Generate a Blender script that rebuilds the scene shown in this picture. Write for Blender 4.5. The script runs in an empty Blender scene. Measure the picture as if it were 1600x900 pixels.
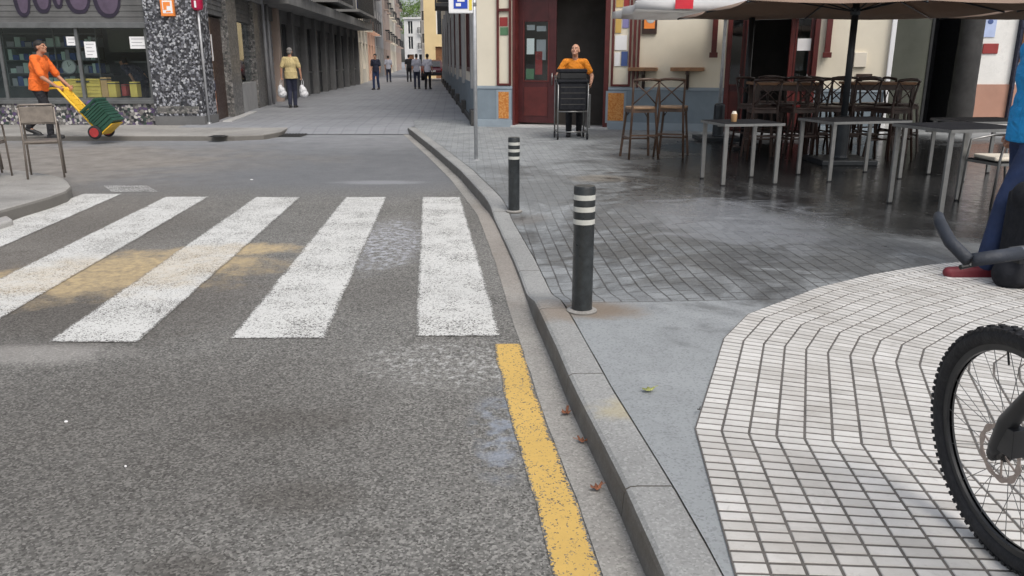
import bpy, bmesh, math, random
from mathutils import Vector as V, Matrix as M, Euler, noise as mnoise
R = math.radians
random.seed(7)
sc = bpy.context.scene
COL = sc.collection
PI = math.pi
# ---------------------------------------------------------------- camera geometry (metres; camera 1.5 m up, looking along +Y)
F = 1257.0; TILT = math.atan(355/1257.0); CT, ST = math.cos(TILT), math.sin(TILT); H = 1.5
def ray(px, py):
    u = (px-800)/F; v = (450-py)/F
    return V((u, CT+v*ST, -ST+v*CT))
def gp(px, py, z=0.0):
    r = ray(px, py); k = (z-H)/r.z
    return V((r.x*k, r.y*k, z))
def at(px, py, Y):
    r = ray(px, py); k = Y/r.y
    return V((r.x*k, Y, H+r.z*k))
def onplane(px, py, p0, d):
    r = ray(px, py); n = V((-d[1], d[0]))
    k = (p0[0]*n.x+p0[1]*n.y)/(r.x*n.x+r.y*n.y)
    return V((r.x*k, r.y*k, H+r.z*k))

# ---------------------------------------------------------------- materials
MATS = {}
def node(nt, t, ins=None, **props):
    n = nt.nodes.new('ShaderNode'+t)
    for k, v in props.items(): setattr(n, k, v)
    for k, v in (ins or {}).items():
        s = n.inputs[k]
        if isinstance(v, bpy.types.NodeSocket): nt.links.new(v, s)
        elif isinstance(v, (tuple, list)) and len(v) == 3 and s.type == 'RGBA': s.default_value = (*v, 1)
        else: s.default_value = v
    return n
class G:
    """small shader-graph helper"""
    def __init__(s, name):
        s.m = bpy.data.materials.new(name); s.m.use_nodes = True; s.t = s.m.node_tree
        s.b = s.t.nodes['Principled BSDF']; MATS[name] = s.m
        s._p = None; s._o = None
    @property
    def pos(s):
        if not s._p: s._p = node(s.t, 'NewGeometry').outputs['Position']
        return s._p
    @property
    def obj(s):
        if not s._o: s._o = node(s.t, 'TexCoord').outputs['Object']
        return s._o
    def noise(s, co, scale, detail=4, rough=.6, dist=0):
        return node(s.t, 'TexNoise', {'Vector': co, 'Scale': scale, 'Detail': detail, 'Roughness': rough, 'Distortion': dist}).outputs['Fac']
    def voro(s, co, scale, feature='F1', out='Distance', rnd=1.0):
        return node(s.t, 'TexVoronoi', {'Vector': co, 'Scale': scale, 'Randomness': rnd}, feature=feature).outputs[out]
    def mp(s, x, a, b, c=0.0, d=1.0, smooth=False):
        return node(s.t, 'MapRange', {0: x, 1: a, 2: b, 3: c, 4: d}, interpolation_type='SMOOTHSTEP' if smooth else 'LINEAR').outputs[0]
    def math(s, op, a, b=0.0, c=0.0):
        n = node(s.t, 'Math', operation=op)
        for i, v in enumerate((a, b, c)):
            if isinstance(v, bpy.types.NodeSocket): s.t.links.new(v, n.inputs[i])
            else: n.inputs[i].default_value = v
        return n.outputs[0]
    def mix(s, f, a, b, mode='MIX'):
        n = node(s.t, 'Mix', data_type='RGBA', blend_type=mode)
        for i, v in ((0, f), (6, a), (7, b)):
            if isinstance(v, bpy.types.NodeSocket): s.t.links.new(v, n.inputs[i])
            elif i == 0: n.inputs[0].default_value = v
            else: n.inputs[i].default_value = (*v, 1)
        return n.outputs[2]
    def sep(s, co): return node(s.t, 'SeparateXYZ', {0: co}).outputs
    def blob(s, cx, cy, rx, ry, nz=None, amt=.6, soft=.35, rot=0):
        mpn = node(s.t, 'Mapping', {'Vector': s.pos}, vector_type='TEXTURE')
        mpn.inputs['Location'].default_value = (cx, cy, 0); mpn.inputs['Rotation'].default_value = (0, 0, rot)
        mpn.inputs['Scale'].default_value = (rx, ry, 1)
        x, y, z = s.sep(mpn.outputs[0])
        d = s.math('SQRT', s.math('ADD', s.math('MULTIPLY', x, x), s.math('MULTIPLY', y, y)))
        if nz is not None: d = s.math('ADD', d, s.math('MULTIPLY', s.math('SUBTRACT', nz, .5), amt*2))
        return s.mp(d, 1+soft, 1-soft, 0, 1, True)
    def set(s, k, v):
        if isinstance(v, bpy.types.NodeSocket): s.t.links.new(v, s.b.inputs[k])
        else: s.b.inputs[k].default_value = (*v, 1) if isinstance(v, tuple) and len(v) == 3 else v
    def bump(s, h, strength=.3, dist=.01, prev=None):
        ins = {'Height': h, 'Strength': strength, 'Distance': dist}
        if prev is not None: ins['Normal'] = prev
        o = node(s.t, 'Bump', ins).outputs[0]; s.t.links.new(o, s.b.inputs['Normal']); return o

def mat(name, col, rough=.6, var=.18, scale=6, bump=0, bscale=40, metal=0, world=False, dirt=0, spec=None):
    g = G(name); co = g.pos if world else g.obj
    n = g.noise(co, scale, 6)
    a = tuple(c*(1-var) for c in col); b = tuple(min(1, c*(1+var)) for c in col)
    c = g.mix(g.mp(n, .3, .7), a, b)
    if dirt:
        d = g.mp(g.noise(co, scale*.35, 8, .7), .5, .75)
        c = g.mix(g.math('MULTIPLY', d, dirt), c, tuple(x*.35 for x in col))
    g.set('Base Color', c)
    g.set('Roughness', g.mp(g.noise(co, scale*2.3, 4), .3, .7, max(.02, rough-.1), min(1, rough+.12)))
    g.set('Metallic', metal)
    if spec is not None: g.set('Specular IOR Level', spec)
    if bump:
        if bscale < 17 and bump >= .5: g.bump(g.noise(co, bscale*.55, 3, .5, 1.6), 1.0, .045, g.bump(g.noise(co, 240, 2), .2, .002))
        else: g.bump(g.noise(co, bscale, 6), bump, .01)
    return g.m

# asphalt ----------------------------------------------------------------
def asphalt_color(g, base=(.160, .157, .146)):
    p = g.pos
    big = g.noise(p, .55, 6, .65, .4); mid = g.noise(p, 3.1, 6, .7)
    sp = g.voro(p, 120, 'F1', 'Color'); spx = g.sep(sp)[0]
    fine = g.noise(p, 210, 3, .8)
    c = g.mix(g.mp(big, .32, .68), tuple(x*.74 for x in base), tuple(x*1.22 for x in base))
    c = g.mix(g.mp(g.noise(p, 6.5, 5, .7, .6), .45, .7, 0, .28), c, tuple(x*.55 for x in base))
    c = g.mix(g.mp(g.noise(p, 26, 4, .7), .3, .7, .0, .3), c, tuple(x*1.5 for x in base))
    c = g.mix(g.mp(mid, .48, .72, 0, .45), c, (.085, .08, .073))
    c = g.mix(g.mp(g.noise(p, 1.7, 8, .75, 1.0), .61, .70, 0, .6), c, (.06, .057, .05))
    c = g.mix(g.mp(spx, .55, 1.0, 0, .8), c, (.36, .35, .325))
    c = g.mix(g.mp(spx, .35, .0, 0, .75), c, (.04, .038, .034))
    c = g.mix(g.mp(fine, .55, .75, 0, .4), c, (.22, .22, .21))
    c = g.mix(g.mp(fine, .42, .25, 0, .5), c, (.03, .03, .03))
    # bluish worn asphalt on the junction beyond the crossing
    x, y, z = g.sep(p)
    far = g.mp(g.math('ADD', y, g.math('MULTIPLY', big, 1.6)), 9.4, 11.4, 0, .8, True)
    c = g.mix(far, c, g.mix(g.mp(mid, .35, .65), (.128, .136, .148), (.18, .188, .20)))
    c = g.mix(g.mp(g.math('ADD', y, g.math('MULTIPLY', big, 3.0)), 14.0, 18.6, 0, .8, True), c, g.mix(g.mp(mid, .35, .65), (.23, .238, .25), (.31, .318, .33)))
    tan = g.blob(-9.4, 12.2, 5.2, 3.0, big, .6, .35)
    c = g.mix(g.math('MULTIPLY', tan, .8), c, g.mix(g.mp(mid, .35, .65), (.2, .178, .155), (.32, .295, .26)))
    tan2 = g.blob(-4.6, 6.6, 1.5, 3.0, mid, .6, .5)
    c = g.mix(g.math('MULTIPLY', tan2, .35), c, (.16, .135, .11))
    br = g.blob(-2.9, 5.3, 1.3, .9, mid, .7, .6)
    c = g.mix(g.math('MULTIPLY', br, .45), c, (.085, .068, .055))
    return c, spx, fine, mid
def sand(g, c, mid, k=1.0):
    s1 = g.blob(-2.85, 5.75, .9, .6, mid, 1.1, .45, R(25)); s2 = g.blob(-2.35, 6.45, .55, .22, mid, 1.0, .4, R(10))
    s = g.math('MAXIMUM', s1, s2)
    s = g.math('MULTIPLY', s, g.mp(g.noise(g.pos, 14, 6, .75), .3, .62, .25, 1))
    c = g.mix(g.math('MULTIPLY', s, .9*k), c, (.56, .43, .24))
    return c
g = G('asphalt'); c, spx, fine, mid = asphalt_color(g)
for (bx_, by_, rx_, ry_, am, k_) in ((-1.75, 3.0, 1.3, 1.0, .9, .42), (-2.6, 4.6, .9, .5, .9, .5), (-.75, 2.55, .22, .10, .9, .5), (-.95, 3.2, .3, .12, 1.2, .45), (-1.0, 2.1, .16, .12, .9, .5), (-3.6, 7.4, .9, .6, 1.0, .3), (-1.0, 5.2, .4, .5, 1.0, .25), (-.6, 7.6, .3, 1.2, .9, .25)):
    c = g.mix(g.math('MULTIPLY', g.blob(bx_, by_, rx_, ry_, mid, am, .6), k_*1.15), c, g.mix(spx, (.05, .045, .04), (.13, .12, .105)))
c = sand(g, c, mid)
w = g.math('MULTIPLY', g.blob(-1.1, 6.75, .34, .85, mid, .9, .4), g.mp(g.noise(g.pos, 16, 6, .8), .46, .6))
c = g.mix(g.math('MULTIPLY', w, .75), c, (.55, .57, .62))
w = g.math('MULTIPLY', g.blob(-.3, 3.9, .42, .3, mid, .9, .5), g.mp(g.noise(g.pos, 22, 6, .8), .5, .62))
c = g.mix(g.math('MULTIPLY', w, .75), c, (.6, .6, .58))
w = g.math('MULTIPLY', g.blob(-.02, 3.15, .13, .35, mid, .9, .5), g.mp(g.noise(g.pos, 11, 4), .42, .6))
c = g.mix(g.math('MULTIPLY', w, .5), c, (.33, .38, .46))
w = g.math('MULTIPLY', g.blob(-2.5, 4.02, .4, .14, mid, .9, .5), .35); c = g.mix(w, c, (.5, .48, .45))
w = g.math('MULTIPLY', g.blob(-1.7, 10.3, .5, .16, mid, .9, .5), .4); c = g.mix(w, c, (.4, .41, .43))
g.set('Base Color', c); g.set('Roughness', g.mp(mid, .2, .8, .72, .95)); g.set('Specular IOR Level', .35)
b = g.bump(spx, .5, .004); g.bump(fine, .5, .003, b)
def paint(name, col, wear, worn=(.13, .125, .12)):
    g = G(name); c0, spx, fine, mid = asphalt_color(g)
    p = g.pos
    n1 = g.noise(p, 45, 8, .9); n2 = g.noise(p, 3.0, 5, .7)
    lo = g.mix(g.mp(n1, .3, .75), tuple(x*.82 for x in col), col)
    lo = g.mix(g.mp(g.noise(p, 1.3, 5), .45, .75, 0, .35), lo, tuple(x*.6 for x in col))
    at_ = node(g.t, 'Attribute', attribute_name='edge').outputs['Fac']
    sp2 = g.sep(g.voro(p, 170, 'F1', 'Color'))[1]
    P = g.math('ADD', g.mp(n2, .34, .70, .06, wear), g.mp(n1, .42, .72, 0, .28))
    P = g.math('ADD', P, g.mp(at_, 1.0, 0.0, 0, .5))
    worn_m = g.mp(g.math('SUBTRACT', P, g.math('ADD', g.math('MULTIPLY', spx, .55), g.math('MULTIPLY', sp2, .45))), -.02, .05)
    worn_m = g.math('MAXIMUM', worn_m, g.math('MULTIPLY', g.mp(g.noise(p, 7.0, 8, .8, .8), .60, .68), .75))
    c = g.mix(worn_m, lo, c0)
    c = sand(g, c, mid, .45) if name == 'zebra_paint' else c
    g.set('Base Color', c); g.set('Roughness', .75); b = g.bump(spx, .35, .004); g.bump(fine, .3, .003, b)
paint('zebra_paint', (.70, .70, .67), .46)
paint('yellow_paint', (.70, .46, .13), .22)
# stone / concrete
def stone(name, col, spk=.5, big=.2, tint=None, wet=False):
    g = G(name); p = g.pos
    n = g.noise(p, .9, 7, .65, .3); sp = g.sep(g.voro(p, 130, 'F1', 'Color'))[0]; f = g.noise(p, 240, 2, .8)
    c = g.mix(g.mp(n, .3, .7), tuple(x*(1-big) for x in col), tuple(x*(1+big) for x in col))
    c = g.mix(g.mp(g.noise(p, 5, 8, .75), .52, .75, 0, .45), c, tuple(x*.55 for x in (tint or col)))
    c = g.mix(g.mp(sp, .7, 1, 0, spk), c, tuple(min(1, x*1.6) for x in col))
    c = g.mix(g.mp(sp, .3, 0, 0, spk), c, tuple(x*.4 for x in col))
    g.set('Base Color', c); g.set('Roughness', g.mp(n, .3, .7, .65, .9)); b = g.bump(sp, .2, .003); g.bump(f, .25, .002, b)
    return g, c
g, c = stone('granite_kerb', (.30, .302, .292), .4, .2)
r1 = g.blob(.42, 4.4, .42, .2, g.noise(g.pos, 6), .7, .5); c = g.mix(g.math('MULTIPLY', r1, .5), c, (.22, .15, .09))
r1 = g.blob(.5, 3.05, .14, .12, g.noise(g.pos, 9), .9, .5); c = g.mix(g.math('MULTIPLY', r1, .35), c, (.5, .40, .16))
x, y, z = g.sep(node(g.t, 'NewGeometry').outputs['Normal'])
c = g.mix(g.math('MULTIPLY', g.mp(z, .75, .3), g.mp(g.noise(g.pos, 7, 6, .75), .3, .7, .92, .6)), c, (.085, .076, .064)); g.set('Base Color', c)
g, c = stone('gutter_concrete', (.30, .29, .268), .5, .22, (.22, .19, .15))
t1 = g.blob(-.12, 7, .4, 2.2, g.noise(g.pos, 4), .7, .4); c = g.mix(g.math('MULTIPLY', t1, .28), c, (.27, .21, .165)); g.set('Base Color', c)
stone('pale_concrete', (.36, .35, .335), .3, .14)
g, c = stone('dirty_concrete', (.31, .30, .28), .3, .25, (.17, .15, .13))
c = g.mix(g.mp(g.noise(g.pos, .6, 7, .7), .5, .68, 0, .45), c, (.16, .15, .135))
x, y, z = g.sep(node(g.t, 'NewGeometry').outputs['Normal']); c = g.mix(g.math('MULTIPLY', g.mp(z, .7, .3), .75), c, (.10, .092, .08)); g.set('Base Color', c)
stone('step_stone', (.45, .45, .44), .2, .1)
stone('light_render', (.76, .75, .72), .1, .12)
# sidewalk with smooth strip near, small grey setts further, wet under the terrace with canopy shade painted in
g = G('sidewalk_paving'); p = g.pos
n = g.noise(p, .8, 7, .65, .4); n2 = g.noise(p, 3.2, 7, .7, .5); sp = g.sep(g.voro(p, 130, 'F1', 'Color'))[0]
mpn = node(g.t, 'Mapping', {'Vector': p, 'Rotation': (0, 0, R(90-3.0))})
dist = g.mix(.012, mpn.outputs[0], node(g.t, 'TexNoise', {'Vector': p, 'Scale': 3.5, 'Detail': 3}).outputs['Color'], 'ADD')
bt = node(g.t, 'TexBrick', {'Vector': dist, 'Color1': (1, 1, 1, 1), 'Color2': (.76, .76, .76, 1), 'Mortar': (0, 0, 0, 1), 'Scale': 1.0, 'Mortar Size': .006, 'Mortar Smooth': .25, 'Bias': 0.0, 'Brick Width': .2, 'Row Height': .1})
bt.offset = .5
base = g.mix(g.mp(n, .3, .7), (.258, .276, .280), (.36, .378, .382))
base = g.mix(g.mp(n2, .46, .68, 0, .6), base, (.13, .136, .14)); base = g.mix(g.mp(g.noise(p, 9, 6, .75, .5), .55, .75, 0, .3), base, (.11, .112, .112)); base = g.mix(g.mp(g.blob(.7, 3.2, 1.2, 1.4), 0, 1, 0, .55), base, (.285, .303, .308))
setts = g.mix(1.0, base, bt.outputs['Color'], 'MULTIPLY')
setts = g.mix(bt.outputs['Fac'], setts, (.09, .09, .088))
x, y, z = g.sep(p)
edge = g.math('ADD', y, g.math('MULTIPLY', x, -.05))
inset = g.mp(edge, 4.55, 4.57)
reg = g.math('MAXIMUM', g.blob(1.2, 5.9, 1.7, 1.9, n2, .7, .5), .28); c = g.mix(g.math('MULTIPLY', inset, reg), base, setts)
# large slab joints in the smooth area
smooth_j = g.mp(g.math('ABSOLUTE', g.math('SUBTRACT', edge, 4.56)), .012, .006)
c = g.mix(g.math('MULTIPLY', smooth_j, .6), c, (.06, .06, .06))
c = g.mix(g.mp(sp, .7, 1, 0, .4), c, (.34, .35, .36)); c = g.mix(g.mp(sp, .3, 0, 0, .4), c, (.09, .09, .1))
rust = g.blob(.46, 4.42, .3, .15, n2, .8, .5); c = g.mix(g.math('MULTIPLY', rust, .7), c, (.19, .13, .075))
rust = g.blob(.1, 7.55, .25, .2, n2, .8, .5); c = g.mix(g.math('MULTIPLY', rust, .5), c, (.12, .1, .08))
rust = g.blob(1.1, 9.8, .35, .3, n2, .8, .5); c = g.mix(g.math('MULTIPLY', rust, .35), c, (.28, .2, .1))
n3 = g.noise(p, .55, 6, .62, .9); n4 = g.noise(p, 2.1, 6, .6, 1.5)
wet_shade = g.math('MAXIMUM', g.blob(6.0, 10.4, 4.9, 5.0, n3, .6, .3), g.math('MULTIPLY', g.blob(2.7, 8.6, 1.8, 2.6, n4, 1.0, .5), .9))  # wet paving plus shade under canopies and tables, both darkened into the colour
wet_shade = g.math('MAXIMUM', wet_shade, g.math('MULTIPLY', g.blob(2.4, 6.6, 2.1, 1.9, n4, 1.3, .45), .62))
wet_shade = g.math('MAXIMUM', wet_shade, g.math('MULTIPLY', g.blob(.5, 8.9, 1.1, 1.2, n4, 1.6, .5), .4))
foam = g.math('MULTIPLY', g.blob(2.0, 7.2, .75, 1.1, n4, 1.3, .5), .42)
c = g.mix(g.math('MULTIPLY', wet_shade, .97), c, (.012, .012, .0125)); c = g.mix(foam, c, (.38, .4, .43))
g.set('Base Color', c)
rg = g.math('ADD', g.math('MULTIPLY', wet_shade, -.56), .74)
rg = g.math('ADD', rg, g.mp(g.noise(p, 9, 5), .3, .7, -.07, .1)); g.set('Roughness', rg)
b = g.bump(g.math('MULTIPLY', bt.outputs['Fac'], g.math('MULTIPLY', inset, -1)), .5, .006)
b = g.bump(n2, .12, .01, b); g.bump(sp, .12, .002, b); g.set('Specular IOR Level', g.math('ADD', g.math('MULTIPLY', wet_shade, -.2), .4))
# street beyond the junction
g = G('street_paving'); p = g.pos; n = g.noise(p, .35, 7, .65); n2 = g.noise(p, 2, 6, .7)
c = g.mix(g.mp(n, .3, .7), (.235, .243, .258), (.32, .328, .345)); c = g.mix(g.mp(n2, .5, .8, 0, .35), c, (.18, .18, .19))
mpn = node(g.t, 'Mapping', {'Vector': p, 'Rotation': (0, 0, R(86))})
bt = node(g.t, 'TexBrick', {'Vector': mpn.outputs[0], 'Color1': (1, 1, 1, 1), 'Color2': (.75, .75, .75, 1), 'Mortar': (.2, .2, .2, 1), 'Scale': 1.0, 'Mortar Size': .02, 'Brick Width': .6, 'Row Height': .3})
c = g.mix(.22, c, bt.outputs['Color'], 'MULTIPLY')
g.set('Base Color', c); g.set('Roughness', g.mp(n2, .3, .7, .5, .8))
g = G('white_tile'); p = g.pos; rnd = node(g.t, 'NewGeometry').outputs['Random Per Island']
c = g.mix(rnd, (.53, .515, .485), (.68, .665, .635)); c = g.mix(g.mp(rnd, .965, .97, 0, .5), c, (.30, .28, .25)); c = g.mix(g.mp(g.noise(p, 1.6, 6, .7), .45, .72, 0, .6), c, (.36, .335, .30))
c = g.mix(g.mp(g.noise(p, 45, 5, .8), .56, .74, 0, .5), c, (.36, .34, .31))
c = g.mix(g.mp(g.noise(p, 150, 3, .8), .6, .75, 0, .35), c, (.3, .29, .27))
c = g.mix(g.mp(g.noise(p, 3.3, 7, .75, 1.0), .58, .68, 0, .35), c, (.25, .235, .21)); g.set('Base Color', c); g.set('Roughness', .62); g.bump(g.noise(p, 120, 4), .2, .003)
mat('tile_mortar', (.125, .115, .105), .9, .3, 9, .4, 120, world=True)
g = G('tile_field_pattern'); p = g.pos
bt = node(g.t, 'TexBrick', {'Vector': p, 'Color1': (.7, .68, .65, 1), 'Color2': (.58, .57, .54, 1), 'Mortar': (.15, .14, .13, 1), 'Scale': 1.0, 'Mortar Size': .004, 'Brick Width': .103, 'Row Height': .054}); bt.offset = 0
g.set('Base Color', bt.outputs['Color']); g.set('Roughness', .65)
# mosaic cladding
def mosaic(name, cols, scale=17):
    g = G(name); v = g.voro(g.pos, scale, 'F1', 'Color', .75); x = g.sep(v)[0]
    rp = node(g.t, 'ValToRGB', {0: x}); e = rp.color_ramp; e.interpolation = 'CONSTANT'
    e.elements[0].color = (*cols[0], 1); e.elements[1].color = (*cols[1], 1); e.elements[1].position = 1/len(cols)
    for i in range(2, len(cols)):
        q = e.elements.new(i/len(cols)); q.color = (*cols[i], 1)
    d = g.voro(g.pos, scale, 'DISTANCE_TO_EDGE', 'Distance', .75)
    g.set('Base Color', g.mix(g.mp(d, .07, .02), rp.outputs[0], (.06, .06, .06))); g.set('Roughness', .35); g.bump(d, .5, .01)
mosaic('pillar_mosaic', [(.015, .017, .022), (.17, .175, .2), (.03, .032, .04), (.30, .31, .34), (.02, .02, .025), (.12, .125, .14), (.42, .43, .45), (.05, .05, .06)], 22)
mosaic('plinth_mosaic', [(.02, .02, .025), (.22, .21, .2), (.10, .09, .12), (.4, .39, .37), (.03, .05, .04), (.16, .15, .14), (.5, .48, .46), (.09, .06, .13)], 16)
mosaic('brown_mosaic', [(.13, .125, .12), (.2, .19, .18), (.06, .06, .06), (.17, .16, .15), (.25, .24, .23), (.12, .12, .11)], 17)
def glass(name, tint=(.9, .95, .93), refl=.5):
    g = G(name); g.t.nodes.remove(g.b)
    tr = node(g.t, 'BsdfTransparent', {'Color': tint}); gl = node(g.t, 'BsdfGlossy', {'Roughness': .03, 'Color': (.85, .9, .95)})
    fr = node(g.t, 'Fresnel', {'IOR': 1.5}).outputs[0]; bk = node(g.t, 'NewGeometry').outputs['Backfacing']; f = g.math('MULTIPLY', g.math('ADD', g.math('MULTIPLY', fr, 1.3), .04*refl), g.math('SUBTRACT', 1.0, bk))
    mx = node(g.t, 'MixShader', {0: f}); g.t.links.new(tr.outputs[0], mx.inputs[1]); g.t.links.new(gl.outputs[0], mx.inputs[2])
    g.t.links.new(mx.outputs[0], g.t.nodes['Material Output'].inputs[0])
glass('shop_glass', (.88, .93, .92)); glass('bar_glass', (.88, .92, .92))
mat('dark_pane', (.025, .03, .036), .12, .3, 3, spec=.7)
mat('cream_wall', (.72, .66, .53), .8, .05, 1.5, .06, 60, world=True, dirt=.12)
mat('blue_wainscot', (.19, .235, .27), .65, .12, 2.5, .1, 40, world=True, dirt=.2)
mat('blue_cap', (.27, .32, .36), .6, .12, 2.5, world=True)
mat('pink_wainscot', (.4, .22, .16), .75, .12, 2, .1, world=True)
mat('red_wood', (.06, .011, .012), .38, .25, 5, .1, 30)
mat('red_trim', (.095, .016, .014), .4, .25, 5)
mat('brown_wood', (.21, .10, .045), .5, .3, 7, .15, 30)
mat('oak_wood', (.33, .17, .08), .5, .25, 9, .1, 40)
mat('dark_wood', (.045, .024, .018), .42, .35, 9, .1, 40)
mat('stool_wood', (.075, .042, .026), .45, .35, 9, .1, 40)
mat('stool_seat', (.26, .16, .09), .5, .3, 12, .1, 50)
mat('olive_render', (.085, .09, .07), .7, .15, 1.2, world=True)
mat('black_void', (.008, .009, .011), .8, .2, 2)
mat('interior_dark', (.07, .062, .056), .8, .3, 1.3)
mat('interior_shop', (.10, .118, .118), .8, .25, 1.2)
mat('grey_render', (.32, .32, .32), .85, .14, 1.1, .15, 30, world=True, dirt=.3)
mat('pier_grey', (.15, .15, .152), .85, .2, 1.1, .15, 30, world=True, dirt=.3)
mat('dark_render', (.13, .13, .13), .85, .2, 1.3, .15, 30, world=True, dirt=.3)
mat('shutter_grey', (.12, .12, .118), .55, .25, 2.2, world=True, dirt=.3)
mat('shutter_pale', (.3, .3, .31), .55, .15, 2.2, world=True, dirt=.2)
mat('shutter_black', (.028, .03, .034), .5, .3, 2.2, world=True)
mat('soffit', (.2, .2, .195), .8, .2, 1.5, world=True)
mat('window_metal', (.16, .165, .165), .4, .2, 5, metal=.5)
mat('steel', (.27, .27, .265), .38, .12, 14, metal=.85)
mat('galvanised', (.5, .51, .52), .5, .12, 14, metal=.55, dirt=.25)
mat('table_top', (.018, .018, .02), .85, .25, 8, spec=.1)
mat('chair_metal', (.22, .19, .165), .42, .2, 12, metal=.55)
mat('chair_slat', (.20, .172, .145), .55, .25, 14, .2, 80)
mat('black_metal', (.022, .023, .025), .42, .3, 10, metal=.3)
mat('umbrella_pole', (.035, .04, .045), .4, .25, 8, metal=.4)
mat('canopy_brown', (.30, .215, .165), .85, .08, 2, .1, 20)
mat('canopy_white', (.78, .78, .78), .85, .08, 3, .1, 20)
mat('canopy_red', (.6, .03, .05), .8, .1, 3)
for _n, _c in (('canopy_brown', (.52, .38, .28)), ('canopy_white', (.85, .85, .85))):
    _m = MATS[_n]; _t = _m.node_tree; _o = _t.nodes['Material Output']; _tr = node(_t, 'BsdfTranslucent', {'Color': _c}); _x = node(_t, 'MixShader', {0: .5 if 'white' in _n else .16})
    _t.links.new(_t.nodes['Principled BSDF'].outputs[0], _x.inputs[1]); _t.links.new(_tr.outputs[0], _x.inputs[2]); _t.links.new(_x.outputs[0], _o.inputs[0])
mat('rubber', (.016, .016, .018), .75, .3, 20, .3, 120)
mat('bike_black', (.015, .016, .018), .35, .2, 9)
mat('chrome', (.6, .6, .61), .22, .1, 20, metal=1)
mat('disc_steel', (.42, .36, .33), .35, .2, 30, metal=.9)
mat('grip_grey', (.024, .029, .04), .6, .2, 25, .2, 90)
mat('skin', (.50, .27, .18), .5, .1, 12, .05, 90)
mat('skin_tan', (.42, .21, .13), .5, .1, 12, .05, 90)
mat('orange_cloth', (.80, .155, .022), .85, .1, 6, .5, 14)
mat('amber_cloth', (.70, .23, .015), .85, .1, 6, .5, 14)
mat('yellow_shirt', (.58, .47, .24), .85, .12, 6, .5, 14)
mat('blue_cloth', (.012, .27, .60), .8, .1, 6, .5, 14)
mat('black_cloth', (.014, .014, .018), .85, .2, 6, .5, 14)
mat('navy_cloth', (.022, .026, .05), .85, .2, 6, .5, 14)
mat('denim', (.02, .035, .09), .9, .25, 8, .6, 18)
mat('grey_shirt', (.38, .39, .46), .85, .12, 6, .5, 14)
mat('white_shirt', (.6, .6, .68), .85, .1, 6, .5, 14)
mat('bag_black', (.004, .005, .009), .8, .3, 8, .35, 30)
mat('bag_white', (.75, .76, .78), .35, .08, 8, .6, 14)
mat('shoe_red', (.13, .012, .02), .6, .25, 12)
mat('shoe_white', (.7, .68, .66), .6, .1, 12)
mat('shoe_black', (.015, .015, .016), .5, .2, 12)
mat('hair_dark', (.02, .017, .015), .7, .3, 40, .5, 60)
mat('hair_grey', (.22, .21, .2), .7, .3, 40, .5, 60)
mat('eye', (.02, .015, .012), .2, .1, 5)
mat('lips', (.33, .11, .09), .5, .1, 5)
mat('truck_yellow', (.78, .47, .03), .45, .12, 8)
mat('crate_green', (.015, .065, .04), .5, .2, 6)
mat('crate_violet', (.10, .07, .20), .6, .2, 6)
mat('wheel_red', (.35, .03, .03), .5, .2, 6)
mat('crate_yellow', (.60, .43, .10), .6, .12, 5)
mat('carton', (.45, .27, .13), .8, .12, 5)
mat('paper', (.8, .8, .8), .8, .03, 5)
mat('print_grey', (.3, .3, .32), .8, .1, 5)
mat('print_blue', (.06, .10, .26), .7, .1, 5)
mat('print_pale_blue', (.42, .5, .72), .7, .1, 5)
mat('print_red', (.27, .03, .028), .6, .1, 5)
mat('print_yellow', (.55, .36, .1), .7, .1, 5)
mat('print_green', (.09, .19, .1), .7, .1, 5)
mat('print_violet', (.24, .22, .42), .7, .1, 5)
mat('sign_blue', (.015, .06, .42), .4, .05, 5)
mat('sign_yellow', (.75, .6, .08), .5, .05, 5)
mat('sign_orange', (.85, .26, .05), .45, .05, 5)
mat('sign_red', (.42, .012, .06), .4, .1, 5)
mat('graffiti', (.09, .065, .102), .5, .25, 5, world=True)
mat('graffiti_line', (.02, .014, .03), .5, .25, 5, world=True)
mat('porcelain', (.5, .52, .5), .3, .05, 5)
mat('pale_green_box', (.42, .52, .47), .5, .05, 5)
mat('bollard_paint', (.024, .028, .03), .36, .5, 16, .25, 60, dirt=.3)
mat('bollard_band', (.50, .50, .46), .5, .12, 14, dirt=.25)
mat('iron', (.06, .058, .055), .7, .3, 9, .3, 60)
mat('stucco_cream', (.74, .68, .57), .85, .1, .6, world=True, dirt=.2)
mat('stucco_pink', (.70, .45, .33), .85, .1, .6, world=True, dirt=.25)
mat('stucco_grey', (.45, .44, .43), .85, .12, .6, world=True, dirt=.35)
mat('stucco_brown', (.42, .33, .28), .85, .12, .6, world=True, dirt=.35)
mat('stucco_white', (.8, .8, .78), .85, .08, .6, world=True, dirt=.2)
mat('stucco_yellow', (.74, .60, .34), .85, .08, .6, world=True, dirt=.2)
mat('navy_awning', (.02, .03, .10), .8, .2, 3)
mat('rail_iron', (.025, .027, .03), .5, .2, 6)
mat('car_paint', (.09, .012, .025), .25, .1, 5)
mat('tail_lamp', (.4, .01, .01), .2, .1, 5)
mat('plate', (.7, .7, .68), .5, .03, 5)
mat('bark', (.10, .075, .055), .9, .3, 8, .5, 20)
mat('trunk_column', (.032, .031, .03), .75, .35, 3, .3, 14, dirt=.4)
g = G('foliage'); rnd = node(g.t, 'NewGeometry').outputs['Random Per Island']
g.set('Base Color', g.mix(rnd, (.05, .10, .015), (.16, .26, .05))); g.set('Roughness', .6)
mat('leaf_green', (.30, .32, .10), .6, .3, 60)
mat('leaf_brown', (.26, .10, .05), .7, .35, 60)
g = G('orange_tile')
n = g.noise(g.obj, 9, 3, .5, 4.0); c = g.mix(g.mp(n, .47, .53), (.50, .17, .03), (.62, .30, .09)); g.set('Base Color', c); g.set('Roughness', .35)
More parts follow.
